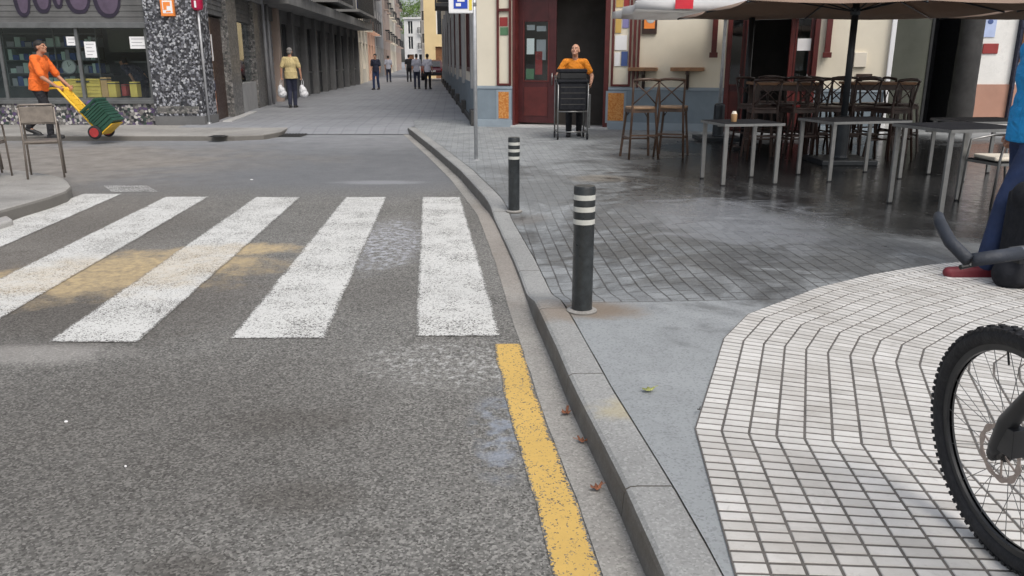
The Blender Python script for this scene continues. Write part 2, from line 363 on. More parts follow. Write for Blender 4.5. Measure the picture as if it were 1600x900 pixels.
g = G('shutter_ribs'); 

# ---------------------------------------------------------------- mesh building
class MB:
    def __init__(s): s.v = []; s.f = []; s.mi = []; s.cur = 0
    def add(s, vs, fs):
        o = len(s.v); s.v += [tuple(v) for v in vs]; s.f += [[i+o for i in f] for f in fs]; s.mi += [s.cur]*len(fs); return s
    def box(s, x0, x1, y0, y1, z0, z1, T=None):
        vs = [V((x, y, z)) for z in (z0, z1) for x, y in ((x0, y0), (x1, y0), (x1, y1), (x0, y1))]
        if T is not None: vs = [T @ v for v in vs]
        return s.add(vs, [[3, 2, 1, 0], [4, 5, 6, 7], [0, 1, 5, 4], [1, 2, 6, 5], [2, 3, 7, 6], [3, 0, 4, 7]])
    def bar(s, p, q, w, h, up=(0, 0, 1)):
        p, q = V(p), V(q); d = (q-p); L = d.length; d.normalize(); u = V(up)
        if abs(d.dot(u)) > .98: u = V((0, 1, 0))
        x = d.cross(u).normalized(); z = x.cross(d)
        T = M(((x.x, d.x, z.x, p.x), (x.y, d.y, z.y, p.y), (x.z, d.z, z.z, p.z), (0, 0, 0, 1)))
        return s.box(-w/2, w/2, 0, L, -h/2, h/2, T)
    def tube(s, pts, r, n=10, cap=True, closed=False):
        pts = [V(p) for p in pts]; m = len(pts); rs = r if isinstance(r, (list, tuple)) else [r]*m
        rings = []; prev = None
        for i, p in enumerate(pts):
            if closed: d = pts[(i+1) % m]-pts[i-1]
            else: d = pts[min(i+1, m-1)]-pts[max(i-1, 0)]
            d.normalize()
            if prev is None:
                a = V((0, 0, 1)) if abs(d.z) < .9 else V((1, 0, 0)); x = d.cross(a).normalized()
            else: x = (prev-d*prev.dot(d)).normalized()
            prev = x; y = d.cross(x)
            rings.append([p+(x*math.cos(2*PI*k/n)+y*math.sin(2*PI*k/n))*rs[i] for k in range(n)])
        vs = [v for q in rings for v in q]; fs = []
        mm = m if closed else m-1
        for i in range(mm):
            for k in range(n):
                a = i*n+k; b = i*n+(k+1) % n; c = ((i+1) % m)*n+(k+1) % n; d = ((i+1) % m)*n+k
                fs.append([a, b, c, d])
        if cap and not closed:
            fs.append(list(range(n))[::-1]); fs.append([(m-1)*n+k for k in range(n)])
        return s.add(vs, fs)
    def lathe(s, prof, n=32, T=None, cap=True):
        vs = []; fs = []
        for r, z in prof:
            for k in range(n):
                a = 2*PI*k/n; v = V((r*math.cos(a), r*math.sin(a), z)); vs.append(T @ v if T is not None else v)
        for i in range(len(prof)-1):
            for k in range(n):
                fs.append([i*n+k, i*n+(k+1) % n, (i+1)*n+(k+1) % n, (i+1)*n+k])
        if cap:
            fs.append(list(range(n))[::-1]); fs.append([(len(prof)-1)*n+k for k in range(n)])
        return s.add(vs, fs)
    def ell(s, c, r, rot=None, n=14, m=9):
        c = V(c); vs = []; fs = []
        r = (r, r, r) if not isinstance(r, (tuple, list)) else r
        def P(a, b):
            v = V((r[0]*math.cos(a)*math.sin(b), r[1]*math.sin(a)*math.sin(b), r[2]*math.cos(b)))
            return c+(rot @ v if rot is not None else v)
        vs.append(P(0, 0))
        for j in range(1, m):
            for k in range(n): vs.append(P(2*PI*k/n, PI*j/m))
        vs.append(P(0, PI)); last = len(vs)-1
        for k in range(n): fs.append([0, 1+k, 1+(k+1) % n]); fs.append([last, 1+(m-2)*n+(k+1) % n, 1+(m-2)*n+k])
        for j in range(m-2):
            for k in range(n): fs.append([1+j*n+k, 1+(j+1)*n+k, 1+(j+1)*n+(k+1) % n, 1+j*n+(k+1) % n])
        return s.add(vs, fs)
    def cap(s, p, q, r0, r1=None, n=12):
        r1 = r0 if r1 is None else r1; p, q = V(p), V(q)
        s.tube([p, q], [r0, r1], n); s.ell(p, r0, n=n, m=8); s.ell(q, r1, n=n, m=8); return s
    def prism(s, pts, z0, z1, T=None):
        m = len(pts); vs = [V((p[0], p[1], z0)) for p in pts]+[V((p[0], p[1], z1)) for p in pts]
        if T is not None: vs = [T @ v for v in vs]
        return s.add(vs, [list(range(m))[::-1], list(range(m, 2*m))]+[[i, (i+1) % m, m+(i+1) % m, m+i] for i in range(m)])
    def build(s, name, mats, parent=None, smooth=False, bevel=0, loc=None, fix=True):
        me = bpy.data.meshes.new(name); me.from_pydata(s.v, [], s.f)
        mats = mats if isinstance(mats, (list, tuple)) else [mats]
        for m in mats: me.materials.append(MATS[m])
        for p, i in zip(me.polygons, s.mi): p.material_index = i
        if fix:
            bm = bmesh.new(); bm.from_mesh(me); bmesh.ops.recalc_face_normals(bm, faces=bm.faces); bm.to_mesh(me); bm.free()
        if smooth: me.shade_smooth()
        me.update()
        o = bpy.data.objects.new(name, me); COL.objects.link(o)
        if parent is not None: o.parent = parent
        if loc is not None: o.location = loc
        if bevel:
            b = o.modifiers.new('bevel', 'BEVEL'); b.width = bevel; b.segments = 2; b.limit_method = 'ANGLE'; b.angle_limit = R(40)
            b.harden_normals = False
        return o
def edge_attr(o, vals):
    a = o.data.attributes.new('edge', 'FLOAT', 'POINT')
    for i, v in enumerate(vals): a.data[i].value = v
    return o
def smooth_angle(o, ang=40):
    me = o.data; me.shade_smooth()
    try: me.set_sharp_from_angle(angle=R(ang))
    except Exception: pass
    return o
def empty(name, loc=(0, 0, 0), rz=0, rot=None):
    o = bpy.data.objects.new(name, None); COL.objects.link(o); o.location = loc; o.rotation_euler = rot or (0, 0, rz); o.empty_display_size = .2; return o
def tag(o, label, cat, group=None, kind=None):
    if label: o['label'] = label
    if cat: o['category'] = cat
    if group: o['group'] = group
    if kind: o['kind'] = kind
    return o
def struct(o): o['kind'] = 'structure'; return o
def kids(o): return [c for c in bpy.data.objects if c.parent == o]
def copy_tree(o, parent=None):
    c = o.copy(); COL.objects.link(c)
    if parent is not None: c.parent = parent
    for ch in kids(o): copy_tree(ch, c)
    return c
def remeshed(mb, voxel, smooth_it=3):
    """one continuous surface from overlapping volumes"""
    me = bpy.data.meshes.new('t'); me.from_pydata(mb.v, [], mb.f)
    bm = bmesh.new(); bm.from_mesh(me); bmesh.ops.recalc_face_normals(bm, faces=bm.faces); bm.to_mesh(me); bm.free()
    o = bpy.data.objects.new('t', me); COL.objects.link(o)
    r = o.modifiers.new('r', 'REMESH'); r.mode = 'VOXEL'; r.voxel_size = voxel
    sm = o.modifiers.new('s', 'SMOOTH'); sm.iterations = smooth_it; sm.factor = .5
    dg = bpy.context.evaluated_depsgraph_get(); dg.update()
    out = bpy.data.meshes.new_from_object(o.evaluated_get(dg)); bpy.data.objects.remove(o); bpy.data.meshes.remove(me)
    out.shade_smooth(); return out
def rm_build(mb, name, m, parent, voxel, smooth_it=3):
    me = remeshed(mb, voxel, smooth_it); me.name = name; me.materials.clear(); me.materials.append(MATS[m])
    o = bpy.data.objects.new(name, me); COL.objects.link(o); o.parent = parent; return o

# ---------------------------------------------------------------- people
def person(label, loc, rz, shirt='orange_cloth', trousers='black_cloth', shoes='shoe_black', hair='hair_dark', skin='skin', pose=None,
           lean=0.0, h=1.75, vox=.009, bald=False, headpitch=0, headyaw=0, sleeve=.62, group=None, grip=.6, bulk=1.0, belt=False):
    """pose joints are in metres for a 1.75 m person facing local +Y; x>0 is the person's right"""
    J = dict(pelvis=(0, 0, .95), waist=(0, 0, 1.10), chest=(0, 0, 1.30), neck=(0, 0, 1.475), head=(0, .025, 1.635),
             shR=(.178, 0, 1.425), elR=(.225, -.02, 1.14), wrR=(.235, .05, .90), shL=(-.178, 0, 1.425), elL=(-.225, -.02, 1.14), wrL=(-.235, .05, .90),
             hipR=(.088, 0, .92), knR=(.10, .02, .50), anR=(.10, -.02, .085), toR=(.115, .17, .035),
             hipL=(-.088, 0, .92), knL=(-.10, .02, .50), anL=(-.10, -.02, .085), toL=(-.115, .17, .035))
    if lean:
        rot = M.Rotation(-lean, 3, 'X')
        for k in ('waist', 'chest', 'neck', 'head', 'shR', 'shL', 'elR', 'elL', 'wrR', 'wrL'):
            J[k] = tuple(V((0, 0, .95))+rot @ (V(J[k])-V((0, 0, .95))))
    J.update(pose or {})
    J = {k: V(v) for k, v in J.items()}
    root = empty('person', loc, rz); tag(root, label, 'person', group); root.scale = (h/1.75,)*3
    up = (J['neck']-J['pelvis']).normalized(); xr = (J['shR']-J['shL']).normalized(); fw = up.cross(xr).normalized()
    TR = M((xr, fw, up)).transposed()
    def torso(mb, e=0, low=False):
        b = bulk
        mb.ell(J['pelvis'], (.155*b+e, .105*b+e, .12+e), TR); mb.ell(J['waist'], (.147*b+e, .105*b+e, .17+e), TR)
        mb.ell(J['chest']-up*.02, (.162*b+e, .112*b+e, .18+e), TR)
        mb.cap(J['shR']-xr*.01, J['shL']+xr*.01, .058+e, .058+e)
        mb.ell((J['shR']+J['shL'])/2-up*.03, (.165+e, .085+e, .07+e), TR)
    def arm(mb, S, e=0, upto=1.0, hand=True):
        sh, el, wr = J['sh'+S], J['el'+S], J['wr'+S]
        if upto < 1: q = sh+(el-sh)*min(1, upto/.62*.78); mb.cap(sh, q, .055+e, .047+e*1.6); return
        mb.cap(sh, el, .05+e, .039+e); mb.cap(el, wr, .039+e, .026+e)
        if hand:
            d = (wr-el).normalized(); side = xr*(1 if S == 'R' else -1)
            nrm = -side; nrm = (nrm-d*nrm.dot(d)).normalized(); w = d.cross(nrm)
            if w.dot(fw) < 0: w = -w            # thumb side forward
            palm = wr+d*.045
            mb.ell(palm, (.018, .042, .05), M((nrm, w, d)).transposed(), 12, 8)
            for i, (ln, off) in enumerate(((.068, .030), (.078, .0105), (.073, -.010), (.058, -.030))):
                p0 = palm+d*.035+w*off; p1 = p0+(d*math.cos(grip*.8)+nrm*math.sin(grip*.8))*ln*.5
                p2 = p1+(d*math.cos(grip*2.2)+nrm*math.sin(grip*2.2))*ln*.5
                mb.cap(p0, p1, .0105, .0095, 8); mb.cap(p1, p2, .0095, .008, 8)
            t0 = wr+d*.03+w*.03; t1 = t0+(d*.6+w*.7+nrm*.25).normalized()*.038; t2 = t1+(d*.9+w*.1+nrm*.5).normalized()*.03
            mb.cap(t0, t1, .013, .011, 8); mb.cap(t1, t2, .011, .009, 8)
    def leg(mb, S, e=0, foot=True, cuff=0):
        hp, kn, an, to = J['hip'+S], J['kn'+S], J['an'+S], J['to'+S]
        mb.cap(hp, kn, .082+e, .055+e); mb.cap(kn, an+(kn-an).normalized()*cuff, .054+e, .037+e*1.5)
        if foot: mb.cap(an-V((0, 0, .03)), to, .036, .03)
    b = MB(); torso(b)
    for S in 'RL': arm(b, S); leg(b, S)
    b.cap(J['neck']-up*.04, J['head']-up*.04, .056, .052)
    hr = M.Rotation(headyaw, 3, 'Z') @ M.Rotation(-headpitch-lean*.4, 3, 'X'); hc = J['head']
    L = lambda x, y, z: hc+hr @ V((x, y, z))
    b.ell(hc+hr @ V((0, -.012, .025)), (.076, .096, .09), hr, 18, 12); b.ell(L(0, .02, -.05), (.057, .068, .068), hr, 16, 10)
    b.ell(L(0, .058, -.092), (.03, .028, .022), hr)
    b.cap(L(0, .082, .015), L(0, .103, -.025), .010, .014, 8)
    for sx in (-1, 1):
        b.ell(L(sx*.077, -.012, -.01), (.010, .02, .032), hr, 10, 6); b.cap(L(sx*.018, .082, .033), L(sx*.05, .07, .030), .010, .010, 8)
        b.ell(L(sx*.04, .062, -.02), (.024, .018, .02), hr)
    rm_build(b, 'body', skin, root, vox, 2)
    f = MB()
    for sx in (-1, 1): f.ell(L(sx*.031, .0855, .012), (.0125, .006, .007), hr, 10, 6)
    f.build('eyes', 'eye', root, True)
    f = MB(); f.ell(L(0, .089, -.055), (.024, .007, .006), hr, 10, 6); f.build('mouth', 'lips', root, True)
    s = MB(); torso(s, .016)
    hem = J['pelvis']-up*.05; s.ell(hem+up*.07, (.165*bulk+.014, .115*bulk+.014, .13), TR)
    s.lathe([(1, -.09), (1.0, .12)], 24, M.Translation(hem+up*.05) @ (TR.to_4x4()) @ M.Diagonal((.168*bulk+.008, .118*bulk+.008, 1, 1)))
    for S in 'RL': arm(s, S, .013, sleeve)
    rm_build(s, 'shirt', shirt, root, max(.011, vox), 3)
    t = MB(); t.ell(J['pelvis']-up*.03, (.158*bulk+.012, .11*bulk+.012, .12), TR)
    for S in 'RL': leg(t, S, .015, False, .01)
    rm_build(t, 'trousers', trousers, root, max(.011, vox), 3)
    for S in 'RL':
        m = MB(); an, to = J['an'+S], J['to'+S]; d = (to-an); d.z = 0; d = d.normalized() if d.length > .02 else V((0, 1, 0))
        heel = an-V((0, 0, .04))-d*.035; m.cap(heel, V(to)+d*.03, .044, .038); m.cap(an-V((0, 0, .02)), an+V((0, 0, .01)), .047, .045)
        m.box(-.043, .043, -.08, .26, -.012, .012, M.Translation(V((heel.x, heel.y, to.z-.022))) @ M.Rotation(math.atan2(-d.x, d.y), 4, 'Z'))
        rm_build(m, 'shoe', shoes, root, .008, 3)
    hm = MB(); k = 1.0
    if bald:
        for sx in (-1, 1): hm.ell(L(sx*.062, -.035, -.005), (.02, .05, .035), hr)
        hm.ell(L(0, -.085, -.01), (.055, .025, .04), hr)
    else:
        hm.ell(L(0, -.016, .05), (.083, .098, .078), hr, 18, 12); hm.ell(L(0, -.055, -.005), (.074, .058, .07), hr)
    rm_build(hm, 'hair', hair, root, .010, 2)
    return root

# ================================================================ GROUND
KERB = [(-6, .56), (-2, .53), (1.0, .47), (1.94, .425), (2.5, .37), (3.25, .275), (4.1, .19), (4.7, .125), (6, .01), (8, -.21), (8.9, -.37), (10.6, -.68), (13.5, -1.31), (17.75, -2.28), (20, -2.6)]
def kx(y):
    for (a, xa), (b, xb) in zip(KERB, KERB[1:]):
        if y <= b:
            t = (y-a)/(b-a); return xa+(xb-xa)*t
    return KERB[-1][1]
def sstep(a, b, x):
    t = max(0, min(1, (x-a)/(b-a))); return t*t*(3-2*t)
SW = .12
def swz(y, d):
    dip = sstep(4.55, 5.1, y)*(1-sstep(7.5, 8.5, y)); fl = 1-sstep(.25, 1.3, d)
    far = 1-.0*d
    return SW-.085*dip*fl
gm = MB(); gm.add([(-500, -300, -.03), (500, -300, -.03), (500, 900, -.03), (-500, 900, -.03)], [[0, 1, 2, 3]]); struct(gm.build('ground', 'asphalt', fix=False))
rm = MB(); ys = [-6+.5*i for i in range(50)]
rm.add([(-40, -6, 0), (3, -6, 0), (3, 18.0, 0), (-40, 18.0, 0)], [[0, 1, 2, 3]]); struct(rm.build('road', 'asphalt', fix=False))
# sidewalk right
def frange(a, b, s):
    r = []; x = a
    while x < b-1e-6: r.append(x); x += s
    r.append(b); return r
yl = frange(-6, 4.2, .3)+frange(4.35, 9, .15)+frange(9.4, 20, .5)
KW = .168
dl = [KW-.001, .3, .4, .6, .8, 1.0, 1.3, 1.8, 3, 6, 12, 22]
m = MB(); vs = []
for y in yl:
    for d in dl: vs.append((kx(y)+d+(.0015+.004*mnoise.noise(V((y*4, 0, 0))) if d < .2 else 0), y, swz(y, d)))
n = len(dl); fs = [[i*n+j, i*n+j+1, (i+1)*n+j+1, (i+1)*n+j] for i in range(len(yl)-1) for j in range(n-1)]
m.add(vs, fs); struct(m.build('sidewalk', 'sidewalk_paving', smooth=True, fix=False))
# kerb stones: individual blocks with open joints
m = MB(); y = -6.0
random.seed(3)
while y < 17.6:
    L = 1.18 if y > 2.45 or y < -3 else 1.0
    L = random.uniform(.95, 1.2); y1 = min(17.8, y+L); a, b = y+.004, y1-.004
    ss = frange(a, b, .2); nn = len(ss); vs = []
    for q in ss:
        z = swz(q, KW); zt = z+.003; wob = .004*mnoise.noise(V((q*3, 0, 0))); zf = z+.003 if z > .1 else z
        sh = .03
        for (dx, dz) in ((-.02+wob, -.2), (0+wob, zt-.03), (.006+wob, zt-.012), (.02+wob, zt-.003), (.045, zt), (KW-.01, zt), (KW, zt-.01), (KW, -.1)):
            vs.append((kx(q)+dx, q, dz))
    k = 8; fs = []
    for i in range(nn-1):
        for j in range(k-1): fs.append([i*k+j, i*k+j+1, (i+1)*k+j+1, (i+1)*k+j])
    fs.append(list(range(k))); fs.append([(nn-1)*k+j for j in range(k)])
    m.add(vs, fs); y = y1
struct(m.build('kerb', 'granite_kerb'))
# gutter and yellow line
def strip(name, d0, d1, ya, yb, z, mt, step=.3, jag=0):
    m = MB(); vs = []; yy = frange(ya, yb, step)
    for q in yy:
        j = jag*mnoise.noise(V((q*5, 1, 0))); j2 = jag*mnoise.noise(V((q*5, 7, 3)))
        a0, a1 = kx(q)+d0+j, kx(q)+d1+j2; vs += [(a0, q, z), (a0+.018, q, z), (a1-.018, q, z), (a1, q, z)]
    m.add(vs, [[4*i+k, 4*i+k+1, 4*i+k+5, 4*i+k+4] for i in range(len(yy)-1) for k in range(3)]); return edge_attr(struct(m.build(name, mt, fix=False)), [0, 1, 1, 0]*len(yy))
strip('gutter', -.135, .004, -6, 17.6, .004, 'gutter_concrete', .15, .008)
strip('yellow_line_marking', -.285, -.140, -6, 4.17, .004, 'yellow_paint', .08, .012)
# zebra crossing stripes
m = MB(); sd = V((-.068, 1)); ZN, ZF = 4.26, 9.13
EV = []
for (xn, xw, x2, xw2, yn, yf) in [(-.545, .485, -1.03, .44, 4.3, 9.13), (-1.58, .53, -1.90, .47, 4.26, 9.13), (-2.57, .5, -2.93, .52, 4.2, 9.13), (-3.05-.50, .5, -3.97, .5, 4.2, 9.15), (-4.05-.48, .5, -5.02, .46, 4.3, 9.36)]:
    vs = []; NT = 40; ts = [0, .006]+[.006+.988*k/NT for k in range(1, NT)]+[.994, 1]
    for t in ts:
        for sfr, e in ((0, 0), (.05, 1), (.5, 1), (.95, 1), (1, 0)):
            x = xn+(x2-xn)*t+sfr*(xw+(xw2-xw)*t); y = yn+(yf-yn)*t; x += .006*mnoise.noise(V((y*6, sfr*9, xn)))
            if t in (0, 1): y += .02*mnoise.noise(V((x*8, t*3, 2)))
            vs.append((x, y, .004)); EV.append(0 if t in (0, 1) else e)
    m.add(vs, [[5*i+k, 5*i+k+1, 5*i+k+6, 5*i+k+5] for i in range(len(ts)-1) for k in range(4)])
m.add([(-4.75, 9.5, .004), (-4.2, 9.5, .004), (-4.55, 10.0, .004), (-5.1, 10.0, .004)], [[0, 1, 2, 3]]); EV += [.35]*4
edge_attr(struct(m.build('zebra_crossing_marking', 'zebra_paint', fix=False)), EV)
# white tile paving: miter-offset bands of small tiles
BP = [(.60, .35), (.62, 1.94), (.71, 2.86), (1.09, 3.92), (1.33, 4.33), (1.94, 4.89), (2.4, 5.2), (2.91, 5.46), (3.5, 5.66), (4.2, 5.78), (5.8, 5.9)]
BPV = [V(p) for p in BP]
def seg_n(i): d = (BPV[i+1]-BPV[i]).normalized(); return V((d.y, -d.x))
mit = []
for i in range(len(BPV)):
    if i == 0: mit.append(seg_n(0))
    elif i == len(BPV)-1: mit.append(seg_n(i-1))
    else:
        a, b = seg_n(i-1), seg_n(i); q = (a+b).normalized(); mit.append(q/q.dot(a))
m = MB(); CW = .1005; GAP = .0042; ZT = SW+.0075; ZB = SW+.001
for k in range(24):
    for i in range(len(BPV)-1):
        A0 = BPV[i]+mit[i]*CW*k; A1 = BPV[i+1]+mit[i+1]*CW*k; B0 = BPV[i]+mit[i]*CW*(k+1); B1 = BPV[i+1]+mit[i+1]*CW*(k+1)
        d = (BPV[i+1]-BPV[i]).normalized()
        L = ((A1-A0).dot(d)+(B1-B0).dot(d))/2
        if L < .06: continue
        nr = max(1, round(L/.0535))
        for r in range(nr):
            t0, t1 = r/nr, (r+1)/nr
            c = [A0.lerp(A1, t0), B0.lerp(B1, t0), B0.lerp(B1, t1), A0.lerp(A1, t1)]
            cen = (c[0]+c[1]+c[2]+c[3])/4
            if cen.y < .7 or cen.x > 4.6: continue
            jx = random.uniform(-.0008, .0008); dz = random.uniform(-.0008, .0008)
            def sh(p, g2):
                v = p-cen; L0 = v.length; return cen+v*max(.3, 1-g2/L0)+V((jx, jx))
            # inset by the joint width on each side
            u0 = (c[1]-c[0]).normalized(); w0 = (c[3]-c[0]).normalized()
            gx = .0048; gy = .0068
            q = [c[0]+u0*gx+w0*gy, c[1]-u0*gx+w0*gy, c[2]-u0*gx-w0*gy, c[3]+u0*gx-w0*gy]
            top = [cen+(v-cen)*.965 for v in q]
            vs = [(v.x, v.y, ZB) for v in q]+[(v.x, v.y, ZT-.002+dz) for v in q]+[(v.x, v.y, ZT+dz) for v in top]
            m.add(vs, [[0, 1, 5, 4], [1, 2, 6, 5], [2, 3, 7, 6], [3, 0, 4, 7], [4, 5, 9, 8], [5, 6, 10, 9], [6, 7, 11, 10], [7, 4, 8, 11], [8, 9, 10, 11]])
struct(m.build('tile_paving', 'white_tile', fix=False))
inner = [BPV[i]+mit[i]*(CW*24) for i in range(len(BPV))]
m = MB(); loop = [(p.x, p.y) for p in BPV]+[(5.8, .3)]
m.add([(x, y, SW+.0045) for x, y in loop], [list(range(len(loop)))[::-1]]); struct(m.build('tile_bed', 'tile_mortar', fix=False))
m = MB(); m.add([(3.55, .3, SW+.007), (9, .3, SW+.007), (9, 3.2, SW+.007), (3.55, 3.2, SW+.007)], [[0, 1, 2, 3]]); struct(m.build('tile_field', 'tile_field_pattern', fix=False))
# street beyond junction (raised, with a ramp) and far ground
m = MB(); yy = [17.2, 17.9, 20, 30, 60, 100, 200, 400]; vs = []
for q in yy:
    z = .012 if q < 17.5 else .11
    vs += [(-14-.1*q if q > 20 else -7.2-.1*(q-17), q, z), (kx(q)+.1 if q < 19.9 else 6, q, z)]
m.add(vs, [[2*i, 2*i+1, 2*i+3, 2*i+2] for i in range(len(yy)-1)]); struct(m.build('street', 'street_paving', fix=False))
# left pavement of the shop (low) and left pavement corner by the chairs
m = MB(); pts = [(-40, 15.85), (-5.4, 15.85), (-4.9, 16.1), (-4.75, 16.8), (-4.9, 18.0), (-7.0, 30), (-9, 50), (-12, 50), (-12, 19.5), (-40, 19.5)]
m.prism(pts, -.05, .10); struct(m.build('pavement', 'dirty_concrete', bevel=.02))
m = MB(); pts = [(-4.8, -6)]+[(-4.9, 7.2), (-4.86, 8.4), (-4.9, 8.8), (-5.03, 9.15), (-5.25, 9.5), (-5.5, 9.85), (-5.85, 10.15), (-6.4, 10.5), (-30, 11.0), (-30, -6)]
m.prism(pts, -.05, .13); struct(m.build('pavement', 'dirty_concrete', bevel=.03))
m = MB(); pts = [(-4.80, -6), (-4.72, 6), (-4.72, 7.5), (-4.9, 7.7), (-5.1, 7.5), (-5.1, -6)]; m.prism(pts, -.05, .06); struct(m.build('ramp_kerb', 'pale_concrete', bevel=.02))

# drain grate
def grate(x, y, z, w, l, rz, label, nm='drain_grate'):
    r = empty(nm, (x, y, z), rz); tag(r, label, 'drain grate')
    m = MB(); m.box(-w/2, w/2, -l/2, l/2, 0, .004); m.build('frame', 'iron', r)
    m = MB()
    for i in range(7): a = -w/2+.05+i*(w-.1)/6; m.box(a-.012, a+.012, -l/2+.04, l/2-.04, .0045, .012)
    m.build('bars', 'black_metal', r)
p = gp(461, 210, .012); grate(p.x, 17.0, .013, .5, .7, 0, 'dark iron drain grate at the end of the shop kerb')
p = gp(340, 213, .10); grate(p.x, p.y, .101, .3, .3, 0, 'small dark cover in the pavement before the mosaic pillar', 'inspection_cover')

# ================================================================ RIGHT BUILDING (bar)
FA = V((-.75, 17.95)); ANG = R(-16); FD = V((math.cos(ANG), math.sin(ANG)))
def fs_(px, py=95):
    p = onplane(px, py, FA, FD); return (p.xy-FA).dot(FD)
def fz(px, py): return onplane(px, py, FA, FD).z
bar = empty('bar_building', (FA.x, FA.y, 0), ANG); tag(bar, 'corner bar with cream walls, blue-grey wainscot and dark red doors', 'building')
def wallgrid(mb, x0, x1, z0, z1, holes, t=.3, y=0):
    xs = sorted({x0, x1, *[h[0] for h in holes], *[h[1] for h in holes]}); zs = sorted({z0, z1, *[h[2] for h in holes], *[h[3] for h in holes]})
    xs = [a for a in xs if x0 <= a <= x1]; zs = [a for a in zs if z0 <= a <= z1]
    for a, b in zip(xs, xs[1:]):
        z = None
        runs = []
        for c, d in zip(zs, zs[1:]):
            mx, mz = (a+b)/2, (c+d)/2
            if any(h[0] < mx < h[1] and h[2] < mz < h[3] for h in holes): continue
            if runs and abs(runs[-1][1]-c) < 1e-6: runs[-1][1] = d
            else: runs.append([c, d])
        for c, d in runs: mb.box(a, b, y, y+t, c, d)
EL = fs_(1392); WZ = .97
d1a, d1b = fs_(801), fs_(952); d2a, d2b = fs_(1134), fs_(1277)
pa, pb = fs_(777), fs_(799); pc, pd = fs_(957), fs_(986)
DT = 3.15
holes = [(d1a, d1b, .0, DT), (d2a, d2b, 0, 2.75)]
m = MB(); wallgrid(m, 0, EL, WZ, 7.5, holes, .35); m.build('wall', 'cream_wall', bar)
for a, b in ((0, d1a), (d1b, d2a), (d2b, EL)):
    m = MB(); m.box(a, b, -.02, .31, .1, WZ-.001); wq = m.build('wainscot', 'blue_wainscot', bar)
    m = MB(); m.box(a, b, -.035, -.0205, WZ-.05, WZ+.012); m.build('wainscot_cap', 'blue_cap', wq, bevel=.005); m = MB(); m.box(a, b, -.045, -.0205, .1, .27); m.build('wainscot_base', 'blue_cap', wq, bevel=.005)
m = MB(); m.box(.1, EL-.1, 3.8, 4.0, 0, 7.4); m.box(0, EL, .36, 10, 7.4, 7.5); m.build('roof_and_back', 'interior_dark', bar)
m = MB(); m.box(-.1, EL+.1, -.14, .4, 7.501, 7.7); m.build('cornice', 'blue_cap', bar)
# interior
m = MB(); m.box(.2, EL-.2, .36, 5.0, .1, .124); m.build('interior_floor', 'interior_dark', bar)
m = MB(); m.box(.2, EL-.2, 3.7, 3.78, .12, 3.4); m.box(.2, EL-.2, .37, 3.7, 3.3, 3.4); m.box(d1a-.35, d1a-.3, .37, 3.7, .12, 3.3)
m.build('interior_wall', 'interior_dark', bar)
m = MB(); x0 = fs_(918); m.box(x0, x0+.75, 2.4, 2.8, .12, 3.0); m.box(x0-.1, x0+.9, 2.2, 2.39, .12, 1.25); m.build('interior_cabinet', 'brown_wood', bar, bevel=.01)
m = MB()
for i in range(5): m.box(d1a+.9+i*.28, d1a+1.1+i*.28, 3.3, 3.5, 1.2+.1*(i % 2), 1.5+.13*(i % 3))
m.build('interior_bottles', 'print_grey', bar)
# framed panels each side of door 1 + orange tile panels
def framed_panel(x0, x1, zlo, ztop, transom):
    o = MB(); fw = .045
    for a, b in ((x0, x0+fw), (x1-fw, x1)): o.box(a, b, -.05, .0, zlo, ztop)
    o.box(x0+fw, x1-fw, -.05, 0, zlo, zlo+fw); o.box(x0+fw, x1-fw, -.05, 0, ztop-fw, ztop); o.box(x0+fw, x1-fw, -.05, 0, transom, transom+.06)
    return o.build('panel_frame', 'red_trim', bar, bevel=.006)
f1 = framed_panel(pa, pb, WZ+.02, 3.1, fz(788, 18)); f2 = framed_panel(pc-.02, pd, WZ+.02, 3.1, 2.9)
m = MB(); zz = fz(788, 55); m.box(pa+.07, pb-.07, -.012, -.003, zz, zz+.16); m.build('small_green_notice', 'print_green', bar)
m = MB(); m.box(pa+.06, pb-.08, -.012, -.003, zz+.18, zz+.36); m.build('small_red_notice', 'print_red', bar)
for a, b, t in ((fs_(778), fs_(797), 1), (fs_(951), fs_(979), 2)):
    m = MB(); zl, zh = .3, .86
    m.box(a-.03, b+.03, -.034, -.0205, zl-.05, zh+.04); m.build('tile_surround', 'blue_cap', bar)
    m = MB(); m.box(a+.02, b-.02, -.042, -.035, zl, zh); m.build('tile_panel', 'orange_tile', bar)
# posters in panel right of door
zz = [(2.62, 2.95, 'print_yellow', 0, .55), (2.55, 2.9, 'print_red', .55, 1), (2.2, 2.52, 'print_violet', .5, 1), (2.1, 2.5, 'print_yellow', 0, .45), (1.75, 2.05, 'paper', 0, .9), (1.42, 1.7, 'paper', 0, .45), (1.42, 1.72, 'print_blue', .5, 1)]
for i, (z0, z1, mt, a, b) in enumerate(zz):
    zA = WZ+(z0-.97)*.95; zB = WZ+(z1-.97)*.95; w = pd-pc-.1; m = MB()
    m.box(pc+.04+w*a, pc+.03+w*b, -.012-.001*i, -.003, zA, zB); m.build('poster', mt, bar)
# red strips right of panel
m = MB(); a = fs_(989); m.box(a, a+.05, -.06, -.003, WZ, 3.1); m.box(a+.09, a+.13, -.06, -.003, WZ, 3.1); m.build('red_batten', 'red_trim', bar, bevel=.004)
for px in (1117, 1294):
    a = fs_(px, 60); zt = fz(px, 20); zb = fz(px, 86); m = MB(); m.box(a-.05, a+.05, -.13, -.003, zb, zt+.6); m.box(a-.08, a+.08, -.16, -.13, zb-.05, zb+.05)
    m.build('wall_bracket', 'red_trim', bar, bevel=.006)
